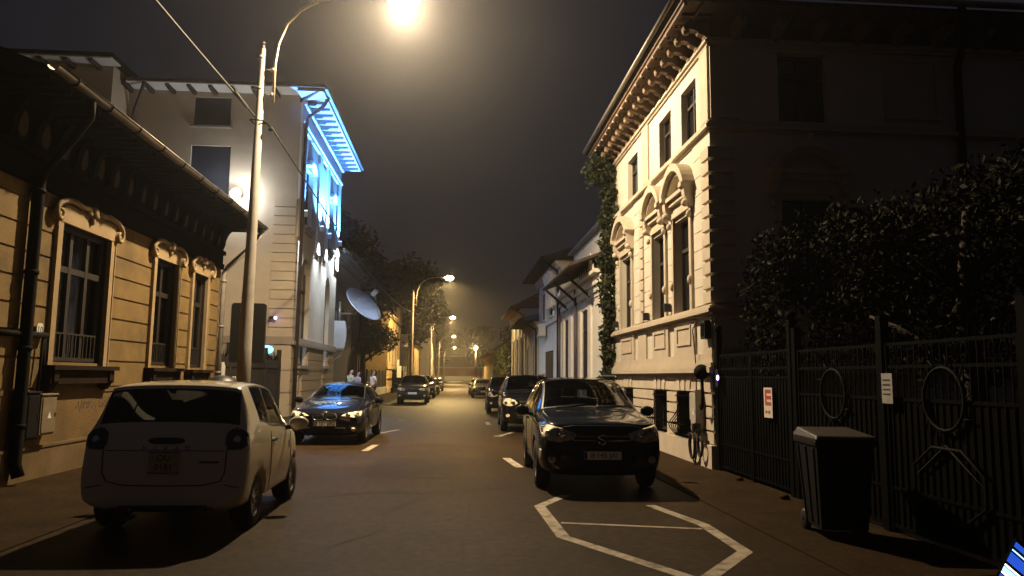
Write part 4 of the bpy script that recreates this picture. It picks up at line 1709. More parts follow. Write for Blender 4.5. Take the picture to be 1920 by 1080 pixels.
house('cream_house', 'cream house with dark porch roof in the villa side row', 'house', True, 42.4, 50.5, 4.8, 8, 'cream_plaster', 'cream_plaster',
      [(1.6, 2.5, 1.3, 3.4), (5.4, 6.3, 1.3, 3.4)], roof='roof_brown', over=1.0, rise=1.6, pil=[(.1, .6, .5, 4.2), (3.6, 4.2, .5, 4.2)])
house('brown_roofed_house', 'white fronted house with steep brown tiled roof in the villa side row', 'house', True, 50.8, 62.0, 6.3, 9, 'white_plaster', 'white_plaster',
      [(1.2, 2.3, 1.4, 4.4), (4.8, 5.9, 1.4, 4.4), (8.3, 9.4, 1.4, 4.4)], roof='roof_tile', over=.9, rise=3.0, pil=[(0, .5, .5, 5.6), (3.2, 3.8, .5, 5.6), (6.9, 7.5, .5, 5.6)])
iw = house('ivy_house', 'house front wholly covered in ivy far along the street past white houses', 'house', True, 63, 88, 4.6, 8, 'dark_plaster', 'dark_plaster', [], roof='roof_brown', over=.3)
b = MB()
leaves(b, [(u, -.12, z, 1.6, .25, 1.1) for u in np.arange(.5, 25, 1.6) for z in (.9, 2.3, 3.7)] + [(25.1, 1.5 + k * 1.5, 2.4, .25, 1.2, 2.0) for k in range(4)], 7000, .2, shell=.3)
b.build('ivy_cover', 'leaf_hedge', iw)
house('far_yellow_house', 'low ochre house with tiled eave at the far end', 'house', True, 90, 125, 4.4, 8, 'ochre_plaster', 'cream_plaster',
      [(3 + 5 * i, 4.3 + 5 * i, 1.3, 3.3) for i in range(6)], roof='roof_tile', over=.9, rise=2.2, pil=[(.5 + 5 * i, 1.1 + 5 * i, .5, 3.9) for i in range(7)])

# ------------------------------------------------------------------ left row beyond the office building
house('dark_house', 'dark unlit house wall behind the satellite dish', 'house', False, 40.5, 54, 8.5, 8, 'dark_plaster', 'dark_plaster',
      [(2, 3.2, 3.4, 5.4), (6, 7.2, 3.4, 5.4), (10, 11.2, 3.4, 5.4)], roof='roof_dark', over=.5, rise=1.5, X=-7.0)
d = thing('satellite_dish', 'large pale satellite dish tilted up on the dark house wall', 'satellite dish', (-5.45, 44, 5.75))
nrm = Vector((.66, -.40, .63)).normalized()
e1 = nrm.orthogonal().normalized()
e2 = nrm.cross(e1)
b = MB()
k0 = None
n = 36
Rr = 1.22
prof = [(.001, -.32), (.25, -.305), (.5, -.26), (.8, -.18), (1.05, -.08), (Rr, 0), (Rr + .03, 0), (Rr + .03, -.04), (1.0, -.14), (.6, -.28), (.001, -.37)]


def dishT(x, y, z):
    return tuple(e1 * x + e2 * y + nrm * z)


b.lathe(prof, n, (0, 0, 0), 'z', 0, dishT)
b.build('reflector', 'dish_grey', d)
b = MB()
foc = nrm * .95
for a in (0, 2.1, 4.2):
    b.tube([tuple(e1 * (1.15 * math.cos(a)) + e2 * (1.15 * math.sin(a))), tuple(foc)], .014, 5)
b.build('feed_arm', 'galv', d)
b = MB()
b.obox(foc, (e1, e2, nrm), (.1, .1, .2))
b.build('feed_head', 'plastic_white', d)
b = MB()
b.tube([tuple(nrm * -.34), (-.5, .1, -.6), (-1.4, .1, -.6)], .06, 8)
b.tube([(-1.4, .1, -1.1), (-1.4, .1, .1)], .07, 8)
b.build('mount', 'galv', d)
t = thing('wall_panel_sign', 'pale curved projecting panel fixed on dark wall under the dish', 'sign', (-6.35, 41, 3.0))
b = MB()
pts = [(-.35 + .1 * math.sin(PI * k / 8), 1.5 * k / 8) for k in range(9)] + [(.3 + .1 * math.sin(PI * k / 8), 1.5 * k / 8) for k in range(8, -1, -1)]
b.prism(pts, lambda a, z, d_: (a, d_, z), -.12, .12)
b.build('panel', 'grey_plaster', t)
b = MB()
b.tube([(-.7, 0, -.1), (.2, 0, -.1), (.1, 0, -.4), (-.6, 0, -.9)], .025, 6)
b.box(-.65, .3, -.04, .04, -.08, 0)
b.build('bracket', 'galv', t)
# garden wall with dark fence where the people stand
t = thing('garden_fence', 'dark garden fence along the yellow house side pavement behind the standing people', 'fence', (-6.35, 54.2, PV), PI / 2)
b = MB()
b.box(0, 14.4, -.1, .1, -.05, .6)
b.build('base', 'grey_plaster', t)
b = MB()
for i in range(97):
    b.box(.05 + i * .148, .17 + i * .148, -.02, .02, .6, 1.9)
b.build('boards', 'fence_wood', t)
b = MB()
for i in range(6):
    b.cut()
    b.box(i * 2.85, i * 2.85 + .12, -.06, .06, .6, 2.0)
b.build_each('post', 'fence_wood', t)
yh = house('pilaster_house', 'yellow lit house with tall pilasters and iron railing, left by second lamp', 'house', False, 69, 84, 7.4, 8, 'ochre_plaster', 'cream_plaster',
           [(1.6 + 3.4 * i, 2.7 + 3.4 * i, 2.8, 5.6) for i in range(4)], roof=None, pil=[(.3 + 3.4 * i, 1.0 + 3.4 * i, 2.4, 6.6) for i in range(5)], trimz=(2.2,))
b = MB()
b.box(11.0, 14.6, -.2, .5, 7.4, 8.8)
b.build('parapet', 'cream_plaster', yh)
b = MB()
for i in range(60):
    b.tube([(.2 + i * .24, -.5, .4), (.2 + i * .24, -.5, 2.1)], .02, 5)
b.box(.1, 14.5, -.53, -.47, 2.0, 2.06)
b.box(.1, 14.5, -.62, -.4, 0, .45)
b.build('railing', 'black_iron', yh)
t = thing('banner', 'tall white banner hanging beside the second lamp post', 'banner', (-4.72, 68.1, 2.5))
b = MB()
for i in range(12):
    z0, z1 = i * .23, (i + 1) * .23
    w0, w1 = .05 * math.sin(i * .9), .05 * math.sin((i + 1) * .9)
    b.hexa([(-.4, w0, z0), (.32, w0, z0), (.32, w0 + .01, z0), (-.4, w0 + .01, z0), (-.4, w1, z1), (.32, w1, z1), (.32, w1 + .01, z1), (-.4, w1 + .01, z1)])
b.build('sheet', 'white_sheet', t)
b = MB()
b.tube([(-.45, 0, 2.78), (.6, 0, 2.78)], .025, 6)
b.tube([(-.45, 0, -.02), (.6, 0, -.02)], .025, 6)
b.build('bar', 'galv', t)
t = thing('banner', 'narrow white sheet lower down, left of the second lamp post', 'banner', (-5.3, 72, 1.6))
b = MB()
b.box(-.3, .1, -.01, .01, -.2, 1.5)
b.build('sheet', 'white_sheet', t)
house('yellow_columned_house', 'small yellow lit house with columns further along the office side row', 'house', False, 112, 128, 6.2, 8, 'ochre_plaster', 'cream_plaster',
      [(2 + 4 * i, 3.4 + 4 * i, 1.6, 4.4) for i in range(4)], roof='roof_dark', over=.6, pil=[(.5 + 4 * i, 1.3 + 4 * i, .5, 5.6) for i in range(4)])
house('dark_row_house', 'unlit house between the two yellow houses of the office side row', 'house', False, 88, 110, 6, 8, 'grey_plaster', 'grey_plaster',
      [(3 + 5 * i, 4.4 + 5 * i, 1.6, 4) for i in range(4)], roof='roof_dark', over=.5, X=-7.2)
house('tall_white_house', 'tall narrow white house closing the far office side row', 'house', False, 160, 200, 12.5, 8, 'white_plaster', 'white_plaster',
      [(3 + 6 * i, 5 + 6 * i, z, z + 2.4) for i in range(6) for z in (1.6, 5.4, 9.0)], roof='roof_dark', over=.6, X=-5.6)
bh = thing('brick_building', 'low brown brick building closing the far end of street', 'building', (0, 262, 0))
b = MB()
ops = [(-4.2, -2.2, 5.4, 7.4), (.5, 3.0, .1, 3.4)]
wall_panel(b, Tfront, -7, 12, 0, 8.2, ops, .3)
b.build('wall', 'brick', bh)
b = MB()
b.box(-7, 12, -.2, 0, 4.3, 4.8)
b.box(-7.2, 12.2, -.4, 0, 8.2, 8.6)
b.build('band', 'villa_trim', bh)
window(bh, Tfront, *ops[0], .25, 'white_plaster', 'dark_pane', 4, (.5,), .1)
q = MB()
q.box(.5, 3.0, .1, .2, .1, 3.4)
q.build('door', 'roof_tile', bh)
b = MB()
b.hexa([(-7.5, -.5, 8.6), (12.5, -.5, 8.6), (12.5, 12, 8.6), (-7.5, 12, 8.6), (-7.5, -.5, 8.7), (12.5, -.5, 8.7), (9, 6, 11.5), (-4, 6, 11.5)])
b.build('roof', 'roof_tile', bh)
lw = thing('boundary_wall', 'low dark wall across the end of the street', 'wall', (0, 250, 0))
b = MB()
b.box(-14, 16, -.2, .2, 0, 1.4)
b.box(-14, 16, -.26, .26, 1.4, 1.55)
b.build('masonry', 'grey_plaster', lw)

# trees of the office side row and the far end
def crown(h, r, seed, n=9):
    q = random.Random(seed)
    out = [(0, 0, h * .68, r * .75, r * .75, h * .24)]
    for i in range(n):
        a = i * 2.4 + q.random()
        rr = r * (.35 + .4 * q.random())
        out.append((rr * math.cos(a), rr * math.sin(a), h * (.45 + .48 * q.random()), r * (.35 + .2 * q.random()), r * (.35 + .2 * q.random()), h * (.10 + .07 * q.random())))
    return out


TR = [('dense dark tree rising behind the dark house and dish', -11.5, 58, 15.5, 5.0, 9000,0.255),
      ('dark street tree with leaves hanging in front of the yellow pilaster house', -6.9, 56, 7.2, 2.7, 7560,0.145),
      ('broad dark tree above the second street lamp', -9.5, 92, 17, 6.5, 9000,0.323),
      ('dark tree left of the third lamp post', -9.0, 136, 20, 7.5, 7560,0.425),
      ('dark tree above the tall white house', -9, 215, 25, 9, 7200,0.595),
      ('far dark tree behind the brick building', 4, 285, 21, 10, 3500, .8),
      ('dark bushy tree right of the brick building, behind single lamp', 6.5, 200, 9.5, 4.2, 3500, .4),
      ('low dark tree between brick building and ochre house', 7.5, 150, 7, 3.0, 2600, .3),
      ('tall dark tree behind the ivy covered house', 12, 120, 10, 4.5, 2600, .4),
      ('dark tree far off behind the tall white house gap', -14, 160, 21, 8, 3500, .5)]
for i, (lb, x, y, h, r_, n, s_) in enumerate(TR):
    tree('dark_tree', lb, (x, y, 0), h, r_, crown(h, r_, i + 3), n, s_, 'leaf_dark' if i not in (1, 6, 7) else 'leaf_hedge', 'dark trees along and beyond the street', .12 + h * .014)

# ------------------------------------------------------------------ cars
# stations front (-y) to rear: (y, z bottom, z belt, z top, half width belt, half width top edge, edge drop)
def car_shell(st, wind, side, rear, arches, rw, crease=.35, rows_c=()):
    """lofted body -> dict tag -> bmesh faces; tags: 0 body, 1 windscreen, 2.. side windows, 9 rear window"""
    bm = bmesh.new()
    rows = []
    for (y, zb, zl, zt, wb, wt, dr) in st:
        ws = wb * .965
        half = [(0, zb), (ws * .8, zb), (ws, zb + .10), (wb + .012, zb + (zl - zb) * .55), (wb - .015, zl), (wt, zt - dr), (wt * .72, zt - dr * .28), (0, zt)]
        row = [bm.verts.new((x, y, z)) for x, z in half]
        rowl = [row[0]] + [bm.verts.new((-x, y, z)) for x, z in half[1:7]] + [row[7]]
        rows.append((row, rowl))
    for i in range(len(rows) - 1):
        for sd in (0, 1):
            A, B = rows[i][sd], rows[i + 1][sd]
            for k in range(7):
                q = [A[k], A[k + 1], B[k + 1], B[k]]
                f = bm.faces.new(q if sd == 0 else q[::-1])
                tg = 0
                if k in (5, 6) and wind[0] <= i < wind[1]:
                    tg = 1
                if k in (5, 6) and rear[0] <= i < rear[1]:
                    tg = 9
                if k == 4:
                    for j, (a, c) in enumerate(side):
                        if a <= i < c:
                            tg = 2 + j
                f.material_index = tg
                f.smooth = True
    for (R0, L0), flip in ((rows[0], False), (rows[-1], True)):
        for k in range(7):
            q = [R0[k], L0[k], L0[k + 1], R0[k + 1]] if k not in (0, 6) else ([R0[0], L0[1], R0[1]] if k == 0 else [R0[6], L0[6], R0[7]])
            f = bm.faces.new(q if not flip else q[::-1])
            f.smooth = True
    cl = bm.edges.layers.float.get('crease_edge') or bm.edges.layers.float.new('crease_edge')
    for i in range(len(rows)):
        for sd in (0, 1):
            A = rows[i][sd]
            if i < len(rows) - 1:
                B = rows[i + 1][sd]
                for k, c_ in ((5, crease), (4, crease * .7), (2, crease)):
                    ed_ = bm.edges.get((A[k], B[k]))
                    if ed_:
                        ed_[cl] = c_
            for (ri, cv) in rows_c:
                if ri % len(rows) == i:
                    for k in range(7):
                        ed_ = bm.edges.get((A[k], A[k + 1]))
                        if ed_:
                            ed_[cl] = cv
    bmesh.ops.recalc_face_normals(bm, faces=bm.faces)
    me = bpy.data.meshes.new('shell')
    bm.to_mesh(me)
    bm.free()
    for i in range(10):
        me.materials.append(MATS['paint_black'])
    o = bpy.data.objects.new('shell', me)
    COL.objects.link(o)
    md = o.modifiers.new('s', 'SUBSURF')
    md.levels = md.render_levels = 2
    cut = MB()
    W = max(s[4] for s in st)
    for y in arches:
        for s_ in (-1, 1):
            cut.lathe([(.001, s_ * (W - .30)), (rw + .055, s_ * (W - .30)), (rw + .055, s_ * (W + .3)), (.001, s_ * (W + .3))], 28, (0, y, rw), 'x')
    co = bpy.data.objects.new('cut', cut.mesh('cut', ['paint_black'] * 10, True))
    COL.objects.link(co)
    md = o.modifiers.new('b', 'BOOLEAN')
    md.operation = 'DIFFERENCE'
    md.object = co
    md.solver = 'EXACT'
    dg = bpy.context.evaluated_depsgraph_get()
    res = bpy.data.meshes.new_from_object(o.evaluated_get(dg))
    bpy.data.objects.remove(o)
    bpy.data.objects.remove(co)
    return res


def split_shell(me, root, paint, gm, seal=.028):
    """insets every window, separates the panes; returns BVH of the closed surface"""
    bm = bmesh.new()
    bm.from_mesh(me)
    bm.faces.ensure_lookup_table()
    bvh = BVHTree.FromBMesh(bm)
    for tg in (1, 2, 3, 4, 9):
        for sd in (0, 1):
            fs = [f for f in bm.faces if f.material_index == tg and (tg in (1, 9) or (f.calc_center_median().x > 0) == bool(sd))]
            if not fs or (tg in (1, 9) and sd):
                continue
            r = bmesh.ops.inset_region(bm, faces=fs, thickness=seal, depth=0, use_even_offset=True)
            for f in r['faces']:
                f.material_index = 8
    for v in bm.verts:
        pass
    out = {}
    names = {1: 'windscreen', 2: 'side_window', 3: 'side_window', 4: 'side_window', 9: 'rear_window'}

    def extract(pred, name, mats, midx):
        b2 = bmesh.new()
        mp = {}
        for f in bm.faces:
            if not pred(f):
                continue
            vs = []
            for v in f.verts:
                if v.index not in mp:
                    mp[v.index] = b2.verts.new(v.co)
                vs.append(mp[v.index])
            try:
                nf = b2.faces.new(vs)
            except ValueError:
                continue
            nf.smooth = True
            nf.material_index = midx(f)
        if not b2.faces:
            b2.free()
            return None
        m2 = bpy.data.meshes.new(name)
        b2.to_mesh(m2)
        b2.free()
        for q in mats:
            m2.materials.append(MATS[q])
        ob = bpy.data.objects.new(name, m2)
        COL.objects.link(ob)
        ob.parent = root
        return ob

    bm.verts.index_update()
    body = extract(lambda f: f.material_index in (0, 8, 5, 6, 7), 'body', [paint, 'car_trim'], lambda f: 1 if f.material_index == 8 else 0)
    for tg in (1, 9):
        extract(lambda f: f.material_index == tg, names[tg], [gm], lambda f: 0)
    for tg in (2, 3, 4):
        for sd in (0, 1):
            extract(lambda f: f.material_index == tg and (f.calc_center_median().x > 0) == bool(sd), 'side_window', [gm], lambda f: 0)
    bm.free()
    return body, bvh


def resample(P, n):
    P = [Vector((p[0], p[1])) for p in P]
    P.append(P[0])
    ls = [0]
    for a, c in zip(P[:-1], P[1:]):
        ls.append(ls[-1] + (c - a).length)
    out = []
    for i in range(n):
        t = ls[-1] * i / n
        k = max(j for j in range(len(ls)) if ls[j] <= t + 1e-9)
        k = min(k, len(P) - 2)
        f = (t - ls[k]) / max(1e-9, ls[k + 1] - ls[k])
        out.append(P[k].lerp(P[k + 1], f))
    return out


DIRS = {'front': (lambda a, b: Vector((a, -6, b)), Vector((0, 1, 0))), 'rear': (lambda a, b: Vector((a, 6, b)), Vector((0, -1, 0))),
        'right': (lambda a, b: Vector((6, a, b)), Vector((-1, 0, 0))), 'left': (lambda a, b: Vector((-6, a, b)), Vector((1, 0, 0))),
        'top': (lambda a, b: Vector((a, b, 6)), Vector((0, 0, -1)))}


def conform(mb, bvh, outline, ax, off=.006, thick=.012, rings=4, n=36, m=0, dome=0.):
    """lays a star-shaped outline on the body surface as a thin raised patch"""
    st_, d = DIRS[ax]
    P = resample(outline, n)
    c = sum(P, Vector((0, 0))) / n
    lay = []
    last = None

    def hit(p, o_):
        nonlocal last
        h = bvh.ray_cast(st_(p.x, p.y), d)
        if h[0] is None:
            return (last + Vector((0, 0, 0))) if last is not None else st_(p.x, p.y) + d * 4
        last = h[0] - d * o_
        return h[0] - d * o_
    cen = hit(c, off + dome)
    for r in range(1, rings + 1):
        f = r / rings
        lay.append([hit(c.lerp(p, f), off + dome * (1 - f * f)) for p in P])
    k = len(mb.v)
    mb.v.append(tuple(cen))
    for L_ in lay:
        mb.v += [tuple(q) for q in L_]
    mb.v += [tuple(q + d * (off + thick)) for q in lay[-1]]

    def idx(r, i):
        return k + 1 + r * n + i % n
    for i in range(n):
        mb.f.append((k, idx(0, i), idx(0, i + 1)))
        mb.m.append(m)
        mb.sm.append(True)
        for r in range(rings - 1):
            mb.f.append((idx(r, i), idx(r + 1, i), idx(r + 1, i + 1), idx(r, i + 1)))
            mb.m.append(m)
            mb.sm.append(True)
        mb.f.append((idx(rings - 1, i), idx(rings, i), idx(rings, i + 1), idx(rings - 1, i + 1)))
        mb.m.append(m)
        mb.sm.append(False)


def seam(mb, bvh, pts, ax, r=.006, m=0, off=0.0, step=.04):
    st_, d = DIRS[ax]
    Q = []
    for a, c in zip(pts[:-1], pts[1:]):
        a, c = Vector(a), Vector(c)
        n = max(1, int((c - a).length / step))
        for i in range(n):
            Q.append(a.lerp(c, i / n))
    Q.append(Vector(pts[-1]))
    P = []
    for q in Q:
        h = bvh.ray_cast(st_(q.x, q.y), d)
        if h[0] is not None:
            P.append(tuple(h[0] - d * off))
    if len(P) > 1:
        mb.tube(P, r, 5, m)


def wheels(root, W, ys, rw, rim='rim_silver', spokes=7, steer=0):
    for y in ys:
        for s_ in (-1, 1):
            x = s_ * (W - .115)
            b = MB()
            b.lathe([(rw * .62, -.095), (rw * .9, -.1), (rw * .985, -.075), (rw, -.03), (rw, .03), (rw * .985, .075), (rw * .9, .1), (rw * .62, .095)], 30, (x, y, rw), 'x')
            w = b.build('wheel', 'tyre', root)
            b = MB()
            o = s_ * .07
            b.lathe([(rw * .66, o - s_ * .14), (rw * .66, o + s_ * .02), (rw * .6, o + s_ * .02), (rw * .58, o - s_ * .02)], 30, (x, y, rw), 'x')
            b.lathe([(.001, o + s_ * .012), (rw * .16, o + s_ * .008), (rw * .2, o - s_ * .02)], 16, (x, y, rw), 'x')
            for k in range(spokes):
                a = 2 * PI * k / spokes
                u = Vector((0, math.cos(a), math.sin(a)))
                v = Vector((0, -math.sin(a), math.cos(a)))
                b.obox(Vector((x + o - s_ * .012, y, rw)) + u * rw * .37, (Vector((1, 0, 0)), u, v), (.014, rw * .25, rw * .075))
            b.lathe([(.001, o - s_ * .05), (rw * .6, o - s_ * .05)], 24, (x, y, rw), 'x', 1)
            b.build('rim', [rim, 'car_trim'], w)


def seats(root, W, y0, zf, zs, zh, n_rows=2, dash_y=None, row=.85):
    b = MB()
    if dash_y is not None:
        b.box(-W * .82, W * .82, dash_y - .25, dash_y + .18, zf, zf + .38)
    for r in range(n_rows):
        y = y0 + r * row
        for s_ in ((-1, 1) if r == 0 else (-1, 0, 1)):
            x = s_ * W * (.43 if r == 0 else .5)
            b.box(x - .2, x + .2, y - .25, y + .2, zf - .1, zs)
            b.hexa([(x - .2, y + .16, zs - .1), (x + .2, y + .16, zs - .1), (x + .2, y + .3, zs - .1), (x - .2, y + .3, zs - .1),
                    (x - .17, y + .32, zh - .16), (x + .17, y + .32, zh - .16), (x + .17, y + .42, zh - .16), (x - .17, y + .42, zh - .16)])
            b.box(x - .12, x + .12, y + .33, y + .42, zh - .12, zh + .06)
    b.box(-W * .85, W * .85, y0 - .9, y0 + row + .6, zf - .16, zf - .1)
    o = b.build('seats', 'seat_cloth', root, bevel=.03)
    if dash_y is not None:
        b = MB()
        P = [(-W * .43 + .18 * math.cos(a), dash_y + .3 + .06 * math.sin(a), zf + .34 + .17 * math.sin(a)) for a in [2 * PI * k / 18 for k in range(18)]]
        b.tube(P, .016, 6, closed=True)
        b.build('steering_wheel', 'car_trim', root)
    return o


def plate(root, front, y, z, txt, w=.52, h=.112, m='plate_white', x=0, size=.1, blue=True, lines=None):
    s_ = -1 if front else 1
    b = MB()
    b.box(x - w / 2, x + w / 2, min(y, y + s_ * .012), max(y, y + s_ * .012), z - h / 2, z + h / 2)
    p = b.build('number_plate', m, root)
    b = MB()
    for q in ((x - w / 2 - .008, x + w / 2 + .008, z - h / 2 - .008, z - h / 2), (x - w / 2 - .008, x + w / 2 + .008, z + h / 2, z + h / 2 + .008)):
        b.box(q[0], q[1], min(y, y + s_ * .014), max(y, y + s_ * .014), q[2], q[3])
    b.build('plate_holder', 'car_trim', p)
    if blue:
        b = MB()
        bx = x - w / 2 + .022 if front else x + w / 2 - .022
        b.box(bx - .02, bx + .02, min(y + s_ * .0122, y + s_ * .0135), max(y + s_ * .0122, y + s_ * .0135), z - h / 2 + .003, z + h / 2 - .003)
        b.build('plate_band', 'plate_blue', p)
    for t_, dz, sz in (lines or [(txt, 0, size)]):
        text('plate_text', t_, sz, 'ink', p, (x + (.02 if blue else 0) * (1 if front else -1), y + s_ * .0135, z + dz), (R(90), 0, 0 if front else PI), .0008)
    return p


def mirror(root, W, y, z, paint):
    for s_ in (-1, 1):
        b = MB()
        b.ball((s_ * (W + .13), y, z), .1, 10, 0, 1.15, .7, .82)
        o = b.build('side_mirror', paint, root)
        b = MB()
        b.tube([(s_ * (W - .05), y + .0, z - .06), (s_ * (W + .08), y, z - .04)], .03, 6)
        b.build('mirror_arm', 'car_trim', o)


def ell(cx, cz, rx, rz, n=20, p=2.):
    out = []
    for i in range(n):
        a = 2 * PI * i / n
        c, s_ = math.cos(a), math.sin(a)
        out.append((cx + rx * math.copysign(abs(c) ** (2 / p), c), cz + rz * math.copysign(abs(s_) ** (2 / p), s_)))
    return out


def both(o):
    return [o, [(-a, b) for a, b in o][::-1]]


def door_lines(root, bvh, doors, zt, zb, handles, W):
    b = MB()
    h = MB()
    for ax in ('right', 'left'):
        for (y0, y1) in doors:
            seam(b, bvh, [(y0, zt), (y0 + .01, zb), (y1 - .03, zb), (y1, zt)], ax, .005)
        for y in handles:
            h.cut()
            conform(h, bvh, ell(y, zt - .1, .09, .018, 16, 3), ax, .028, .03, 2, 16)
    b.build('door_seam', 'car_trim', root)
    return h


SUV = [(-2.09, .40, .70, .84, .66, .54, .03), (-2.05, .26, .80, .96, .80, .68, .03), (-1.90, .22, .90, 1.02, .87, .75, .03), (-1.35, .22, .98, 1.075, .885, .76, .03),
       (-.98, .22, 1.01, 1.105, .885, .76, .035), (-.80, .22, 1.02, 1.13, .885, .75, .04), (-.45, .22, 1.03, 1.36, .885, .69, .06), (-.10, .22, 1.04, 1.55, .885, .64, .06),
       (.05, .22, 1.04, 1.585, .885, .63, .06), (.55, .22, 1.05, 1.61, .885, .63, .06), (.62, .22, 1.05, 1.61, .885, .63, .06), (1.35, .22, 1.07, 1.595, .88, .62, .06), (1.42, .22, 1.07, 1.59, .88, .62, .06),
       (1.78, .24, 1.08, 1.53, .87, .60, .06), (2.0, .30, 1.06, 1.16, .84, .64, .05), (2.09, .40, .95, 1.02, .72, .55, .03)]
HATCH = [(-2.12, .36, .58, .66, .60, .5, .03), (-2.08, .24, .66, .77, .76, .62, .03), (-1.90, .19, .78, .86, .845, .68, .03), (-1.35, .18, .87, .955, .87, .71, .03),
         (-.90, .18, .91, 1.0, .875, .71, .035), (-.68, .18, .92, 1.03, .875, .70, .04), (-.28, .18, .93, 1.23, .875, .64, .05), (.12, .18, .94, 1.37, .87, .58, .055),
         (.3, .18, .95, 1.395, .87, .57, .055), (.72, .18, .955, 1.42, .87, .57, .055), (.79, .18, .955, 1.42, .87, .57, .055), (1.3, .19, .98, 1.39, .865, .56, .055), (1.5, .2, .99, 1.35, .86, .56, .055),
         (1.72, .22, .99, 1.28, .85, .55, .05), (1.98, .28, .93, 1.02, .80, .60, .04), (2.12, .38, .78, .86, .68, .52, .03)]
MICRO = [(-1.40, .36, .60, .70, .52, .42, .03), (-1.36, .25, .70, .80, .64, .53, .03), (-1.2, .2, .80, .92, .72, .6, .03), (-.90, .19, .88, 1.0, .745, .62, .035),
         (-.78, .19, .90, 1.04, .75, .62, .04), (-.45, .19, .94, 1.30, .755, .60, .05), (-.12, .19, .97, 1.47, .76, .585, .05), (.05, .19, .98, 1.50, .76, .585, .045),
         (.42, .19, 1.0, 1.525, .765, .59, .045), (.62, .19, 1.06, 1.53, .765, .59, .045), (.9, .19, 1.10, 1.52, .765, .60, .045), (1.12, .2, 1.06, 1.495, .765, .605, .04),
         (1.15, .2, 1.05, 1.47, .765, .61, .04), (1.30, .22, 1.0, 1.09, .765, .655, .03), (1.32, .23, .97, 1.06, .762, .66, .03), (1.385, .25, .74, .84, .75, .66, .03), (1.40, .32, .58, .66, .68, .60, .03)]


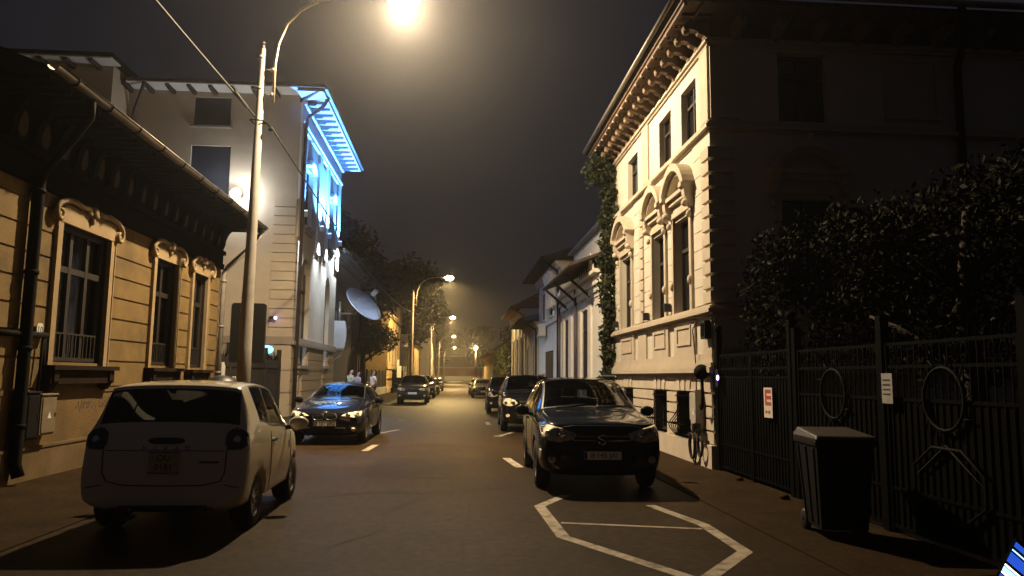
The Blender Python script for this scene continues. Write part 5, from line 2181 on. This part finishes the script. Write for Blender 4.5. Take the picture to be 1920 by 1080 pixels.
def make_suv(kind, label, loc, rz, paint, txt, group, scale=(1, 1, 1)):
    root = thing('parked_suv', label, 'car', loc, rz, group)
    rw = .345
    me = car_shell(SUV, (5, 8), [(6, 9), (10, 11), (12, 13)], (13, 14), (-1.27, 1.25), rw, .4, ((1, .3), (5, .3)))
    body, bvh = split_shell(me, root, paint, 'car_glass')
    W = .8875
    wheels(root, W, (-1.27, 1.25), rw, 'rim_silver' if kind != 'black' else 'rim_dark', 5)
    seats(root, W, .35, .62, .80, 1.36, 2, -.42)
    mirror(root, W, -.42, 1.07, paint)
    # headlights
    if kind == 'vitara':
        HL = [(.36, .775), (.46, .735), (.62, .745), (.82, .80), (.87, .875), (.84, .92), (.72, .905), (.5, .86)]
        HL = [(.40, .745), (.60, .70), (.79, .735), (.882, .82), (.885, .93), (.76, .945), (.54, .89), (.36, .825)]
    elif kind == 'rav':
        HL = [(.42, .80), (.52, .74), (.66, .72), (.80, .76), (.86, .84), (.80, .93), (.66, .95), (.5, .90)]
    else:
        HL = [(.38, .82), (.46, .75), (.66, .74), (.82, .78), (.84, .88), (.66, .90)]
    for o in both(HL):
        b = MB()
        conform(b, bvh, o, 'front', .008, .05, 6, 44, 0, .012)
        hl = b.build('headlight', 'headlamp', root)
        b = MB()
        cx = sum(p[0] for p in o) / len(o)
        sg = 1 if cx > 0 else -1
        for dx, r_ in ((-.1 * sg, .055), (.1 * sg, .045)):
            conform(b, bvh, ell(cx + dx, .82, r_, r_, 18), 'front', .022, .02, 3, 18, 0, .01)
        b.build('headlight_lens', 'chrome', hl)
    b = MB()      # grille, lower intake, bumper trims
    if kind == 'vitara':
        conform(b, bvh, [(-.40, .80), (.40, .80), (.42, .755), (.40, .69), (-.40, .69), (-.42, .755)], 'front', .006, .03, 4, 40)
        conform(b, bvh, [(-.52, .56), (.52, .56), (.44, .40), (.3, .36), (-.3, .36), (-.44, .40)], 'front', .006, .03, 4, 40)
        for o in both([(.56, .60), (.80, .62), (.82, .42), (.60, .42)]):
            conform(b, bvh, o, 'front', .005, .03, 3, 30)
        conform(b, bvh, [(-.7, .33), (.7, .33), (.62, .265), (-.62, .265)], 'front', .01, .03, 3, 36)
    elif kind == 'rav':
        conform(b, bvh, [(-.40, .88), (.40, .88), (.36, .68), (-.36, .68)], 'front', .006, .03, 4, 40)
        conform(b, bvh, [(-.5, .55), (.5, .55), (.42, .36), (-.42, .36)], 'front', .006, .03, 4, 40)
    else:
        conform(b, bvh, [(-.40, .86), (.40, .86), (.38, .68), (-.38, .68)], 'front', .006, .03, 4, 40)
        conform(b, bvh, [(-.6, .56), (.6, .56), (.5, .34), (-.5, .34)], 'front', .006, .03, 4, 40)
    gr = b.build('grille', 'grille_black', root)
    b = MB()
    if kind == 'vitara':
        seam(b, bvh, [(-.41, .735), (-.08, .725)], 'front', .008, 0, .01)
        seam(b, bvh, [(.08, .725), (.41, .735)], 'front', .008, 0, .01)
        seam(b, bvh, [(-.40, .79), (.40, .79)], 'front', .005, 0, .01)
    elif kind == 'rav':
        for z in (.72, .78, .84):
            seam(b, bvh, [(-.37, z), (.37, z)], 'front', .011, 0, .012)
        for z in (.42, .48):
            seam(b, bvh, [(-.43, z), (.43, z)], 'front', .008, 0, .008)
    else:
        for z in (.73, .8):
            seam(b, bvh, [(-.37, z), (.37, z)], 'front', .01, 0, .01)
    b.build('grille_bar', 'chrome' if kind != 'black' else 'rim_dark', gr)
    b = MB()     # badge
    if kind == 'vitara':
        h = bvh.ray_cast(Vector((0, -6, .745)), Vector((0, 1, 0)))[0]
        y = h.y - .03
        pts = [(.062, .035), (.0, .075), (-.062, .035), (.035, -.022), (.062, -.035), (0, -.075), (-.062, -.035), (-.035, .022)]
        for a, c in (((.06, .03), (.0, .072)), ((.0, .072), (-.062, .03)), ((-.062, .03), (.062, -.03)), ((.062, -.03), (0, -.072)), ((0, -.072), (-.06, -.03))):
            b.tube([(a[0], y, .745 + a[1]), (c[0], y, .745 + c[1])], .013, 6)
    else:
        h = bvh.ray_cast(Vector((0, -6, .80)), Vector((0, 1, 0)))[0]
        for rx, rz in ((.07, .045), (.03, .045)):
            b.tube([(rx * math.cos(a), h.y - .03, .80 + rz * math.sin(a)) for a in [2 * PI * k / 18 for k in range(18)]], .007, 5, closed=True)
    b.build('badge', 'chrome', root)
    for o in both(ell(.70, .47, .055, .05)):
        b = MB()
        conform(b, bvh, o, 'front', .012, .02, 3, 20, 0, .008)
        b.build('fog_lamp', 'headlamp', root)
    if kind == 'vitara':
        for o in both([(.835, .60), (.86, .60), (.855, .44), (.83, .44)]):
            b = MB()
            conform(b, bvh, o, 'front', .012, .02, 2, 20)
            b.build('daylight_strip', 'reflector_white', root)
    py = bvh.ray_cast(Vector((0, -6, .52)), Vector((0, 1, 0)))[0].y - .035
    plate(root, True, py, .53 if kind == 'vitara' else .6, txt)
    h = door_lines(root, bvh, [(-.75, .52), (.60, 1.5)], 1.02, .36, (.35, 1.3), W)
    h.build_each('door_handle', paint, root)
    b = MB()
    seam(b, bvh, [(-.76, -1.9), (-.78, -1.3), (-.72, -.86)], 'top', .005)
    seam(b, bvh, [(.76, -1.9), (.78, -1.3), (.72, -.86)], 'top', .005)
    seam(b, bvh, [(-.78, .87), (-.4, .93), (.4, .93), (.78, .87)], 'front', .005)
    b.build('bonnet_seam', 'car_trim', root)
    b = MB()     # lower cladding, roof rails, wipers
    for ax in ('right', 'left'):
        seam(b, bvh, [(-.85, .30), (.85, .30)], ax, .045, 0, -.01)
    for s_ in (-1, 1):
        b.tube([(s_ * .60, .0, 1.575), (s_ * .6, .1, 1.625), (s_ * .6, 1.4, 1.63), (s_ * .6, 1.6, 1.57)], .018, 6)
    for x in (-.5, .12):
        h_ = []
        for k in range(6):
            q = bvh.ray_cast(Vector((x + .09 * k, -.80 + .012 * k, 3)), Vector((0, 0, -1)))[0]
            if q is not None:
                h_.append((q.x, q.y, q.z + .012))
        b.tube(h_, .009, 5)
    b.build('trim', 'car_trim', root)
    for o in both([(.66, 1.0), (.80, 1.02), (.82, .80), (.70, .78)]):
        b = MB()
        conform(b, bvh, o, 'rear', .008, .04, 3, 24)
        b.build('tail_light', 'lamp_red', root)
    b = MB()     # paper and mirror behind the windscreen
    b.box(-.11, .11, -.10, -.07, 1.40, 1.46)
    b.build('inner_mirror', 'car_trim', root)
    root.scale = scale
    return root


def make_hatch(label, loc, rz, paint, txt, group):
    root = thing('parked_hatchback', label, 'car', loc, rz, group)
    rw = .315
    me = car_shell(HATCH, (5, 7), [(6, 9), (10, 12)], (12, 14), (-1.33, 1.33), rw)
    body, bvh = split_shell(me, root, paint, 'car_glass')
    W = .875
    wheels(root, W, (-1.33, 1.33), rw, 'rim_silver', 7)
    seats(root, W, .4, .48, .64, 1.2, 2, -.32)
    mirror(root, W, -.30, .97, 'paint_black')
    HL = [(.36, .665), (.48, .625), (.66, .62), (.80, .66), (.845, .73), (.82, .775), (.66, .765), (.46, .72)]
    for o in both(HL):
        b = MB()
        conform(b, bvh, o, 'front', .008, .05, 6, 44, 0, .012)
        hl = b.build('headlight', 'headlamp', root)
        b = MB()
        cx = sum(p[0] for p in o) / len(o)
        sg = 1 if cx > 0 else -1
        for dx in (-.11, .08):
            conform(b, bvh, ell(cx + dx * sg, .69, .055, .05, 18), 'front', .022, .02, 3, 18, 0, .01)
        b.build('headlight_lens', 'chrome', hl)
    for s_ in (-1, 1):
        b = MB()
        conform(b, bvh, ell(s_ * .145, .645, .12, .068, 24, 3.2), 'front', .01, .03, 4, 28)
        g = b.build('grille', 'grille_black', root)
        b = MB()
        P = resample(ell(s_ * .145, .645, .122, .07, 24, 3.2), 30)
        seam(b, bvh, [(p.x, p.y) for p in P] + [(P[0].x, P[0].y)], 'front', .010, 0, .014)
        b.build('grille_rim', 'chrome', g)
    b = MB()
    conform(b, bvh, ell(0, .745, .04, .038), 'front', .012, .02, 3, 20)
    b.build('badge', 'chrome', root)
    b = MB()
    conform(b, bvh, [(-.5, .40), (.5, .40), (.44, .27), (-.44, .27)], 'front', .006, .03, 4, 36)
    for o in both([(.56, .42), (.74, .42), (.72, .30), (.56, .30)]):
        conform(b, bvh, o, 'front', .005, .03, 3, 24)
    b.build('lower_intake', 'grille_black', root)
    for o in both(ell(.65, .36, .05, .045)):
        b = MB()
        conform(b, bvh, o, 'front', .012, .02, 3, 20, 0, .008)
        b.build('fog_lamp', 'headlamp', root)
    py = bvh.ray_cast(Vector((0, -6, .49)), Vector((0, 1, 0)))[0].y - .03
    plate(root, True, py, .495, txt)
    h = door_lines(root, bvh, [(-.62, .75), (.78, 1.55)], .93, .3, (.55, 1.38), W)
    h.build_each('door_handle', paint, root)
    b = MB()
    seam(b, bvh, [(-.72, -1.95), (-.72, -1.3), (-.66, -.75)], 'top', .005)
    seam(b, bvh, [(.72, -1.95), (.72, -1.3), (.66, -.75)], 'top', .005)
    for x in (-.5, .1):
        h_ = []
        for k in range(6):
            q = bvh.ray_cast(Vector((x + .09 * k, -.66 + .012 * k, 3)), Vector((0, 0, -1)))[0]
            if q is not None:
                h_.append((q.x, q.y, q.z + .012))
        b.tube(h_, .009, 5)
    b.build('trim', 'car_trim', root)
    b = MB()
    b.box(-.1, .1, -.02, .01, 1.25, 1.31)
    b.build('inner_mirror', 'car_trim', root)
    for o in both([(.6, .86), (.78, .86), (.8, .70), (.62, .70)]):
        b = MB()
        conform(b, bvh, o, 'rear', .008, .04, 3, 24)
        b.build('tail_light', 'lamp_red', root)
    return root


def make_micro(label, loc, rz):
    root = thing('microcar', label, 'car', loc, rz)
    rw = .275
    me = car_shell(MICRO, (4, 6), [(5, 8), (8, 10)], (12, 13), (-.92, .86), rw, .55, ((-2, .5), (-4, .4), (12, .35)))
    body, bvh = split_shell(me, root, 'paint_white', 'micro_glass', .022)
    W = .75
    wheels(root, W, (-.92, .86), rw, 'rim_silver', 9)
    # two seats with headrests
    b = MB()
    for s_ in (-1, 1):
        x = s_ * .30
        b.box(x - .2, x + .2, -.2, .25, .4, .58)
        b.hexa([(x - .2, .2, .5), (x + .2, .2, .5), (x + .2, .34, .5), (x - .2, .34, .5), (x - .17, .36, 1.10), (x + .17, .36, 1.10), (x + .17, .46, 1.10), (x - .17, .46, 1.10)])
        b.box(x - .12, x + .12, .38, .46, 1.12, 1.30)
    b.box(-.62, .62, -.75, -.4, .6, .92)
    b.box(-.62, .62, .55, 1.15, .5, .88)
    b.build('seats', 'seat_cloth', root, bevel=.03)
    b = MB()
    b.tube([(-.30 + .17 * math.cos(a), -.33 + .05 * math.sin(a), .92 + .16 * math.sin(a)) for a in [2 * PI * k / 18 for k in range(18)]], .016, 6, closed=True)
    b.build('steering_wheel', 'car_trim', root)
    mirror(root, W, -.42, 1.0, 'paint_white')
    # tail lights wrap the corners
    for o in both([(.545, 1.0), (.60, 1.05), (.70, 1.035), (.765, .98), (.77, .90), (.70, .845), (.58, .84), (.545, .9)]):
        b = MB()
        conform(b, bvh, o, 'rear', .010, .06, 6, 40, 0, .012)
        tl = b.build('tail_light', 'lamp_smoked', root)
        cx = sum(p[0] for p in o) / len(o)
        b = MB()
        conform(b, bvh, ell(cx, .945, .035, .033), 'rear', .026, .02, 3, 18, 0, .008)
        b.build('lamp_lens', 'chrome', tl)
    # hatch seam
    b = MB()
    for s_ in (-1, 1):
        seam(b, bvh, [(s_ * .64, 1.06), (s_ * .575, .98), (s_ * .565, .84), (s_ * .56, .62), (s_ * .52, .535), (s_ * .36, .495), (0, .49)], 'rear', .006)
    seam(b, bvh, [(-.55, .83), (.55, .83)], 'rear', .004)
    b.build('hatch_seam', 'car_trim', root)
    h = door_lines(root, bvh, [(-.66, .42)], .96, .30, (.30,), W)
    h.build_each('door_handle', 'car_trim', root)
    b = MB()
    b.cut()
    conform(b, bvh, ell(.62, .74, .02, .05, 16, 3), 'right', .004, .02, 2, 16)
    b.cut()
    conform(b, bvh, ell(-.55, .74, .02, .05, 16, 3), 'left', .004, .02, 2, 16)
    b.build_each('side_vent', 'car_trim', root)
    # handle recess, plate, lettering, script badge
    b = MB()
    conform(b, bvh, ell(0, .925, .17, .032, 20, 3), 'rear', .006, .03, 3, 28)
    b.build('hatch_handle', 'car_trim', root)
    yy = bvh.ray_cast(Vector((0, 6, .74)), Vector((0, -1, 0)))[0].y
    p = plate(root, False, yy + .012, .715, '', .27, .19, 'plate_yellow', blue=False, lines=[('OU', .045, .085), ('0181', -.045, .085)])
    for i, ch in enumerate('AIXAM'):
        x = .2 - i * .1
        h_ = bvh.ray_cast(Vector((x, 6, .855)), Vector((0, -1, 0)))[0]
        text('lettering', ch, .062, 'chrome', root, (x, h_.y + .006, .855), (R(90), 0, PI), .003)
    b = MB()
    seam(b, bvh, [(-.50, .72), (-.32, .72)], 'rear', .009, 0, .004)
    b.build('script_badge', 'car_trim', root)
    # rear bumper details
    b = MB()
    conform(b, bvh, [(-.42, .30), (.42, .30), (.36, .245), (-.36, .245)], 'rear', .006, .03, 3, 30)
    b.build('bumper_insert', 'car_trim', root)
    b = MB()
    for o in both([(.30, .285), (.48, .285), (.46, .25), (.32, .25)]):
        b.cut()
        conform(b, bvh, o, 'rear', .012, .02, 2, 20)
    b.build_each('reflector', 'reflector', root)
    b = MB()
    b.cut()
    seam(b, bvh, [(-.70, .47), (-.56, .50)], 'rear', .005)
    b.cut()
    seam(b, bvh, [(.56, .50), (.70, .47)], 'rear', .005)
    h_ = [(.0, 1.245, 1.14), (-.28, 1.235, 1.15)]
    b.build_each('bumper_seam', 'car_trim', root)
    b = MB()
    conform(b, bvh, ell(-.30, .30, .02, .02), 'rear', .0, .02, 2, 12)
    b.tube([(.3, 1.2, .17), (.3, 1.4, .17)], .022, 8)
    b.build('exhaust', 'rim_dark', root)
    return root


mc = make_micro('small white two seat microcar seen from behind, parked by yellow house', (-2.87, 9.19, 0), PI)
mc.scale = (1.055, 1, 1)
hb = make_hatch('dark blue hatchback facing camera behind the white microcar, bonnet reflecting blue light', (-2.93, 19.65, 0), R(-1), 'paint_slate', 'B 101 GRZ', 'parked cars facing camera on the yellow house side')
vt = make_suv('vitara', 'nearest dark blue SUV on villa side with pale bonnet headlight and S shaped badge', (2.10, 12.52, 0), R(-1.5), 'paint_navy', 'B\u00b7145 JAI', 'parked cars on the villa side')
rv = make_suv('rav', 'black SUV with three chrome grille bars parked behind the nearest SUV', (2.28, 23.75, 0), R(-1.5), 'paint_black', 'B 52 TRV', 'parked cars on the villa side', (1.03, 1.04, 1.04))
du = make_suv('black', 'dark brown SUV facing camera beyond the three people', (-2.45, 44.9, 0), 0, 'paint_brown', 'B 77 LDS', 'parked cars facing camera on the yellow house side', (1.0, 1.02, 1.02))


def dup(src, label, loc, rz=0, paint=None, group=None, scale=None):
    c = copy_tree(src, None, ('plate_text',))
    c.location = loc
    c.rotation_euler = (0, 0, rz)
    c['label'] = label
    if group:
        c['group'] = group
    if scale:
        c.scale = scale
    if paint:
        for ch in c.children:
            if ch.name.split('.')[0] in ('body', 'door_handle', 'side_mirror') and ch.data.materials:
                ch.data = ch.data.copy()
                ch.data.materials[0] = MATS[paint]
    return c


dup(rv, 'third dark SUV on the right, mostly hidden behind the chrome grilled SUV', (2.25, 34.3, 0), R(-1), 'paint_slate', None, (1, 1, 1))
dup(hb, 'dark grey hatchback far down the villa side before the single lamp post', (2.05, 57.3, 0), 0, 'paint_silver', 'parked cars on the villa side')
dup(hb, 'pale car at the far end of the parked row', (2.0, 66.5, 0), 0, 'paint_cream', 'parked cars on the villa side')
dup(du, 'second far dark SUV, just behind the brown one on the yellow house side', (-2.35, 55.5, 0), 0, 'paint_black')
dup(hb, 'dark hatchback in the far row, yellow house side, third behind the people', (-2.3, 66.5, 0), 0, 'paint_black', 'parked cars facing camera on the yellow house side')
dup(hb, 'farthest small dark car in the row on yellow house side', (-2.2, 82, 0), 0, 'paint_silver', 'parked cars facing camera on the yellow house side')

# lit panel corner, lower right foreground
t = thing('lit_display', 'tilted dark display corner with glowing blue and white bars, in the dark by the fence', 'display', (3.42, 4.62, .012), R(10))
ux, uy = Vector((.80, .0, -.6)), Vector((.6, 0, .8))
nn = ux.cross(uy).normalized()
b = MB()
c0 = Vector((.03, 0, .47))
b.obox(c0 + ux * .26 + uy * .01, (ux, uy, nn), (.245, .17, .008))
b.box(.12, .34, .03, .3, 0, .3)
b.build('panel', 'gate_sheet', t)
b = MB()
for (v, w, m_) in ((-.12, .006, 3), (-.09, .02, 0), (-.06, .005, 3), (-.035, .018, 2), (-.008, .006, 3), (.05, .04, 1), (.1, .005, 2), (.14, .02, 1)):
    b.obox(c0 + ux * .24 + uy * v - nn * 0 + nn * (-.0105 if nn.y > 0 else .0105), (ux, uy, nn), (.22, w * .8, .002), m_)
b.build('light_bar', ['strip_blue', 'strip_blue', 'strip_pale', 'strip_white'], t)

# ------------------------------------------------------------------ people
def skin_mesh(name, nodes, edges, m, parent, sub=2):
    """nodes: name -> (x,y,z,rx,ry)"""
    ks = list(nodes)
    me = bpy.data.meshes.new(name)
    me.from_pydata([nodes[k][:3] for k in ks], [(ks.index(a), ks.index(c)) for a, c in edges], [])
    o = bpy.data.objects.new(name, me)
    COL.objects.link(o)
    o.modifiers.new('sk', 'SKIN')
    sd = o.modifiers.new('ss', 'SUBSURF')
    sd.levels = sd.render_levels = sub
    for i, k in enumerate(ks):
        v = me.skin_vertices[0].data[i]
        v.radius = (nodes[k][3], nodes[k][4])
        v.use_root = (i == 0)
    dg = bpy.context.evaluated_depsgraph_get()
    me2 = bpy.data.meshes.new_from_object(o.evaluated_get(dg))
    bpy.data.objects.remove(o)
    for p in me2.polygons:
        p.use_smooth = True
    me2.materials.clear()
    me2.materials.append(MATS[m])
    o = bpy.data.objects.new(name, me2)
    COL.objects.link(o)
    o.parent = parent
    return o


def person(label, loc, rz, h, shirt, arms, tilt=.5):
    """faces local -y; arms: per side (elbow offset, hand offset) from the shoulder"""
    t = thing('person', label, 'person', loc, rz, 'people standing on the yellow house side pavement')
    s = h / 1.76
    nd = {'pel': (0, 0, .95, .15, .11), 'wai': (0, .0, 1.1, .14, .10), 'che': (0, .01, 1.3, .17, .115), 'ush': (0, .015, 1.42, .13, .09), 'nec': (0, .02, 1.50, .055, .055)}
    ed = [('pel', 'wai'), ('wai', 'che'), ('che', 'ush'), ('ush', 'nec')]
    hy, hz = .02 + .03 * tilt, 1.52
    fw = Vector((0, -math.cos(tilt), math.sin(tilt)))
    upv = Vector((0, math.sin(tilt), math.cos(tilt)))
    base = Vector((0, hy, hz))
    for k, (f, u, r1, r2) in {'h1': (.035, .055, .06, .062), 'h2': (.02, .12, .074, .09), 'h3': (.0, .185, .074, .092), 'h4': (-.005, .235, .045, .05)}.items():
        p = base + fw * f + upv * u
        nd[k] = (p.x, p.y, p.z, r1, r2)
    ed += [('nec', 'h1'), ('h1', 'h2'), ('h2', 'h3'), ('h3', 'h4')]
    for sg, n_ in ((-1, 'l'), (1, 'r')):
        nd['hip' + n_] = (sg * .09, 0, .88, .095, .10)
        nd['kn' + n_] = (sg * .105, -.02, .49, .06, .065)
        nd['an' + n_] = (sg * .11, .03, .09, .042, .048)
        nd['to' + n_] = (sg * .125, -.13, .045, .045, .03)
        ed += [('pel', 'hip' + n_), ('hip' + n_, 'kn' + n_), ('kn' + n_, 'an' + n_), ('an' + n_, 'to' + n_)]
        sh = Vector((sg * .19, .02, 1.42))
        e, w = arms[0 if sg < 0 else 1]
        el = sh + Vector((sg * e[0], e[1], e[2]))
        wr = sh + Vector((sg * w[0], w[1], w[2]))
        nd['sh' + n_] = (*sh, .06, .06)
        nd['el' + n_] = (*el, .042, .042)
        nd['wr' + n_] = (*wr, .028, .028)
        d = (wr - el).normalized()
        pm = wr + d * .075
        nd['pa' + n_] = (*pm, .036, .022)
        ed += [('ush', 'sh' + n_), ('sh' + n_, 'el' + n_), ('el' + n_, 'wr' + n_), ('wr' + n_, 'pa' + n_)]
        side = d.cross(Vector((0, 1, .2))).normalized()
        for i, (o_, L_) in enumerate(((-.027, .07), (-.009, .08), (.009, .075), (.027, .06))):
            a = pm + side * o_ + d * .025
            q = a + d * L_ * .55 + Vector((0, -.01, 0))
            q2 = q + d * L_ * .4 + Vector((0, -.02, 0))
            nd[f'f{i}{n_}'] = (*a, .0095, .0095)
            nd[f'g{i}{n_}'] = (*q, .0088, .0088)
            nd[f'k{i}{n_}'] = (*q2, .007, .007)
            ed += [('pa' + n_, f'f{i}{n_}'), (f'f{i}{n_}', f'g{i}{n_}'), (f'g{i}{n_}', f'k{i}{n_}')]
        a = pm - d * .03 + side * .035
        q = a + side * .025 + d * .035
        nd['t1' + n_] = (*a, .011, .011)
        nd['t2' + n_] = (*q, .009, .009)
        ed += [('pa' + n_, 't1' + n_), ('t1' + n_, 't2' + n_)]
    nd = {k: (v[0] * s, v[1] * s, v[2] * s, v[3] * s, v[4] * s) for k, v in nd.items()}
    bo = skin_mesh('body', nd, ed, 'skin', t)
    # face: nose, brows, ears, eyes, mouth
    fb = MB()

    def fp(x, f, u):
        p = (base + fw * f + upv * u) * s
        return (x * s, p.y, p.z)
    fb.ball(fp(0, .105, .115), .017 * s, 8, 0, .9, 1.2, 1.5)
    for sg in (-1, 1):
        fb.ball(fp(sg * .076, .0, .13), .022 * s, 8, 0, .5, .8, 1.4)
    fb.ball(fp(0, .085, .06), .02 * s, 8, 0, 1.6, .7, .6)
    fb.build('face', 'skin', t)
    fb = MB()
    for sg in (-1, 1):
        fb.ball(fp(sg * .03, .09, .135), .011 * s, 8)
        fb.tube([fp(sg * .014, .096, .158), fp(sg * .045, .088, .16)], .006 * s, 5)
    fb.build('eyes', 'hair', t)
    hb_ = MB()
    c = fp(0, -.025, .19)
    hb_.ball(c, .094 * s, 12, 0, .93, 1.02, .86)
    c = fp(0, -.055, .13)
    hb_.ball(c, .08 * s, 12, 0, 1.0, .8, 1.1)
    hb_.ball(fp(0, .045, .035), .05 * s, 8, 0, .95, .8, .6)
    hb_.build('hair', 'hair', t)
    # shirt and trousers
    S = {}
    for k in ('wai', 'che', 'ush'):
        v = nd[k]
        S[k] = (v[0], v[1], v[2], v[3] + .018, v[4] + .018)
    v = nd['pel']
    S = {'pel': (v[0], v[1], v[2] - .02, v[3] + .022, v[4] + .025), **S}
    E_ = [('pel', 'wai'), ('wai', 'che'), ('che', 'ush')]
    v = nd['nec']
    S['col'] = (v[0], v[1], v[2] - .03, .07, .065)
    E_.append(('ush', 'col'))
    for n_ in 'lr':
        a, c = Vector(nd['sh' + n_][:3]), Vector(nd['el' + n_][:3])
        m_ = a.lerp(c, .75)
        S['s' + n_] = (*a, .078, .078)
        S['m' + n_] = (*m_, .064, .064)
        E_ += [('ush', 's' + n_), ('s' + n_, 'm' + n_)]
    skin_mesh('shirt', S, E_, shirt, t)
    S = {'pel': (nd['pel'][0], nd['pel'][1], nd['pel'][2] - .03, .162, .122)}
    E_ = []
    for n_ in 'lr':
        for k, dr in (('hip', .02), ('kn', .022), ('an', .028)):
            v = nd[k + n_]
            S[k + n_] = (v[0], v[1], v[2] + (.02 if k == 'an' else 0), v[3] + dr, v[4] + dr)
        E_ += [('pel', 'hip' + n_), ('hip' + n_, 'kn' + n_), ('kn' + n_, 'an' + n_)]
    skin_mesh('trousers', S, E_, 'trousers', t)
    fb = MB()
    for sg, n_ in ((-1, 'l'), (1, 'r')):
        v = nd['to' + n_]
        fb.ball((v[0], v[1] + .09 * s, .045 * s), .055 * s, 10, 0, .85, 2.4, .8)
    fb.build('shoes', 'plastic_black', t)
    return t


down = ((.05, .02, -.30), (.04, -.06, -.55))
hips = ((.13, .07, -.26), (.0, -.06, -.42))
fold = ((.07, .0, -.28), (-.08, -.2, -.26))
person('standing person in pale mint shirt looking up at the lit facade, leftmost of three', (-5.35, 38.6, PV), R(-52), 1.86, 'shirt_mint', (down, down), .6)
person('standing person in lilac shirt looking up, middle of three behind the hatchback', (-5.13, 39.7, PV), R(-48), 1.76, 'shirt_lilac', (fold, fold), .6)
person('standing person in white shirt looking up, rightmost of three beside dark SUV', (-4.45, 40.8, PV), R(-60), 1.82, 'shirt_white', (fold, hips), .55)

# ------------------------------------------------------------------ sky, haze, camera
w = bpy.data.worlds.new('World')
SC.world = w
w.use_nodes = True
nt = w.node_tree
N, L_ = nt.nodes, nt.links
bg = N['Background']
sky = N.new('ShaderNodeTexSky')
sky.sky_type = 'NISHITA'
sky.sun_disc = False
sky.sun_elevation = R(-3)
sky.sun_rotation = R(40)
sc_ = N.new('ShaderNodeMix')
sc_.data_type = 'RGBA'
sc_.blend_type = 'ADD'
sc_.inputs['Factor'].default_value = 1
mul = N.new('ShaderNodeMix')
mul.data_type = 'RGBA'
mul.blend_type = 'MULTIPLY'
mul.inputs['Factor'].default_value = 1
L_.new(sky.outputs[0], mul.inputs['A'])
mul.inputs['B'].default_value = (.02, .02, .02, 1)
L_.new(mul.outputs['Result'], sc_.inputs['A'])
sc_.inputs['B'].default_value = (.0088, .0082, .0118, 1)
L_.new(sc_.outputs['Result'], bg.inputs['Color'])
bg.inputs['Strength'].default_value = 1.0

HAZE = .0011
m = bpy.data.materials.new('haze')
m.use_nodes = True
nt = m.node_tree
nt.nodes.clear()
o_ = nt.nodes.new('ShaderNodeOutputMaterial')
v_ = nt.nodes.new('ShaderNodeVolumePrincipled')
v_.inputs['Color'].default_value = (.95, .95, .95, 1)
v_.inputs['Density'].default_value = HAZE
v_.inputs['Anisotropy'].default_value = 0.86
nt.links.new(v_.outputs[0], o_.inputs['Volume'])
MATS['haze'] = m
b = MB()
b.box(-60, 60, -45, 330, -1.02, 32)
hz_ = b.build('haze', 'haze', fix=True)
tag(hz_, kind='stuff')

F = 1400.
TH = math.atan(.1187)
PS = math.atan(103.2 / 1400 * math.cos(TH))
RO = .011
fw = Vector((math.sin(PS) * math.cos(TH), math.cos(PS) * math.cos(TH), math.sin(TH)))
rt = Vector((math.cos(PS), -math.sin(PS), 0))
up = rt.cross(fw)
c, s = math.cos(RO), math.sin(RO)
r2, u2 = rt * c + up * s, up * c - rt * s
cam = bpy.data.cameras.new('camera')
cam.sensor_width = 36
cam.lens = F / 1920 * 36
cam.clip_start = .05
cam.clip_end = 2000
co = bpy.data.objects.new('camera', cam)
co.matrix_world = Matrix(((r2.x, u2.x, -fw.x, 0), (r2.y, u2.y, -fw.y, 0), (r2.z, u2.z, -fw.z, 1.6), (0, 0, 0, 1)))
COL.objects.link(co)
SC.camera = co

SC.view_settings.view_transform = 'Standard'
SC.view_settings.look = 'None'
SC.view_settings.exposure = 0
SC.view_settings.gamma = 1
cy = SC.cycles
cy.use_denoising = True
cy.denoiser = 'OPENIMAGEDENOISE'
cy.max_bounces = 8
cy.diffuse_bounces = 4
cy.glossy_bounces = 3
cy.transparent_max_bounces = 12
cy.volume_bounces = 0
cy.sample_clamp_indirect = 4
cy.use_light_tree = True
cy.caustics_reflective = False
cy.caustics_refractive = False
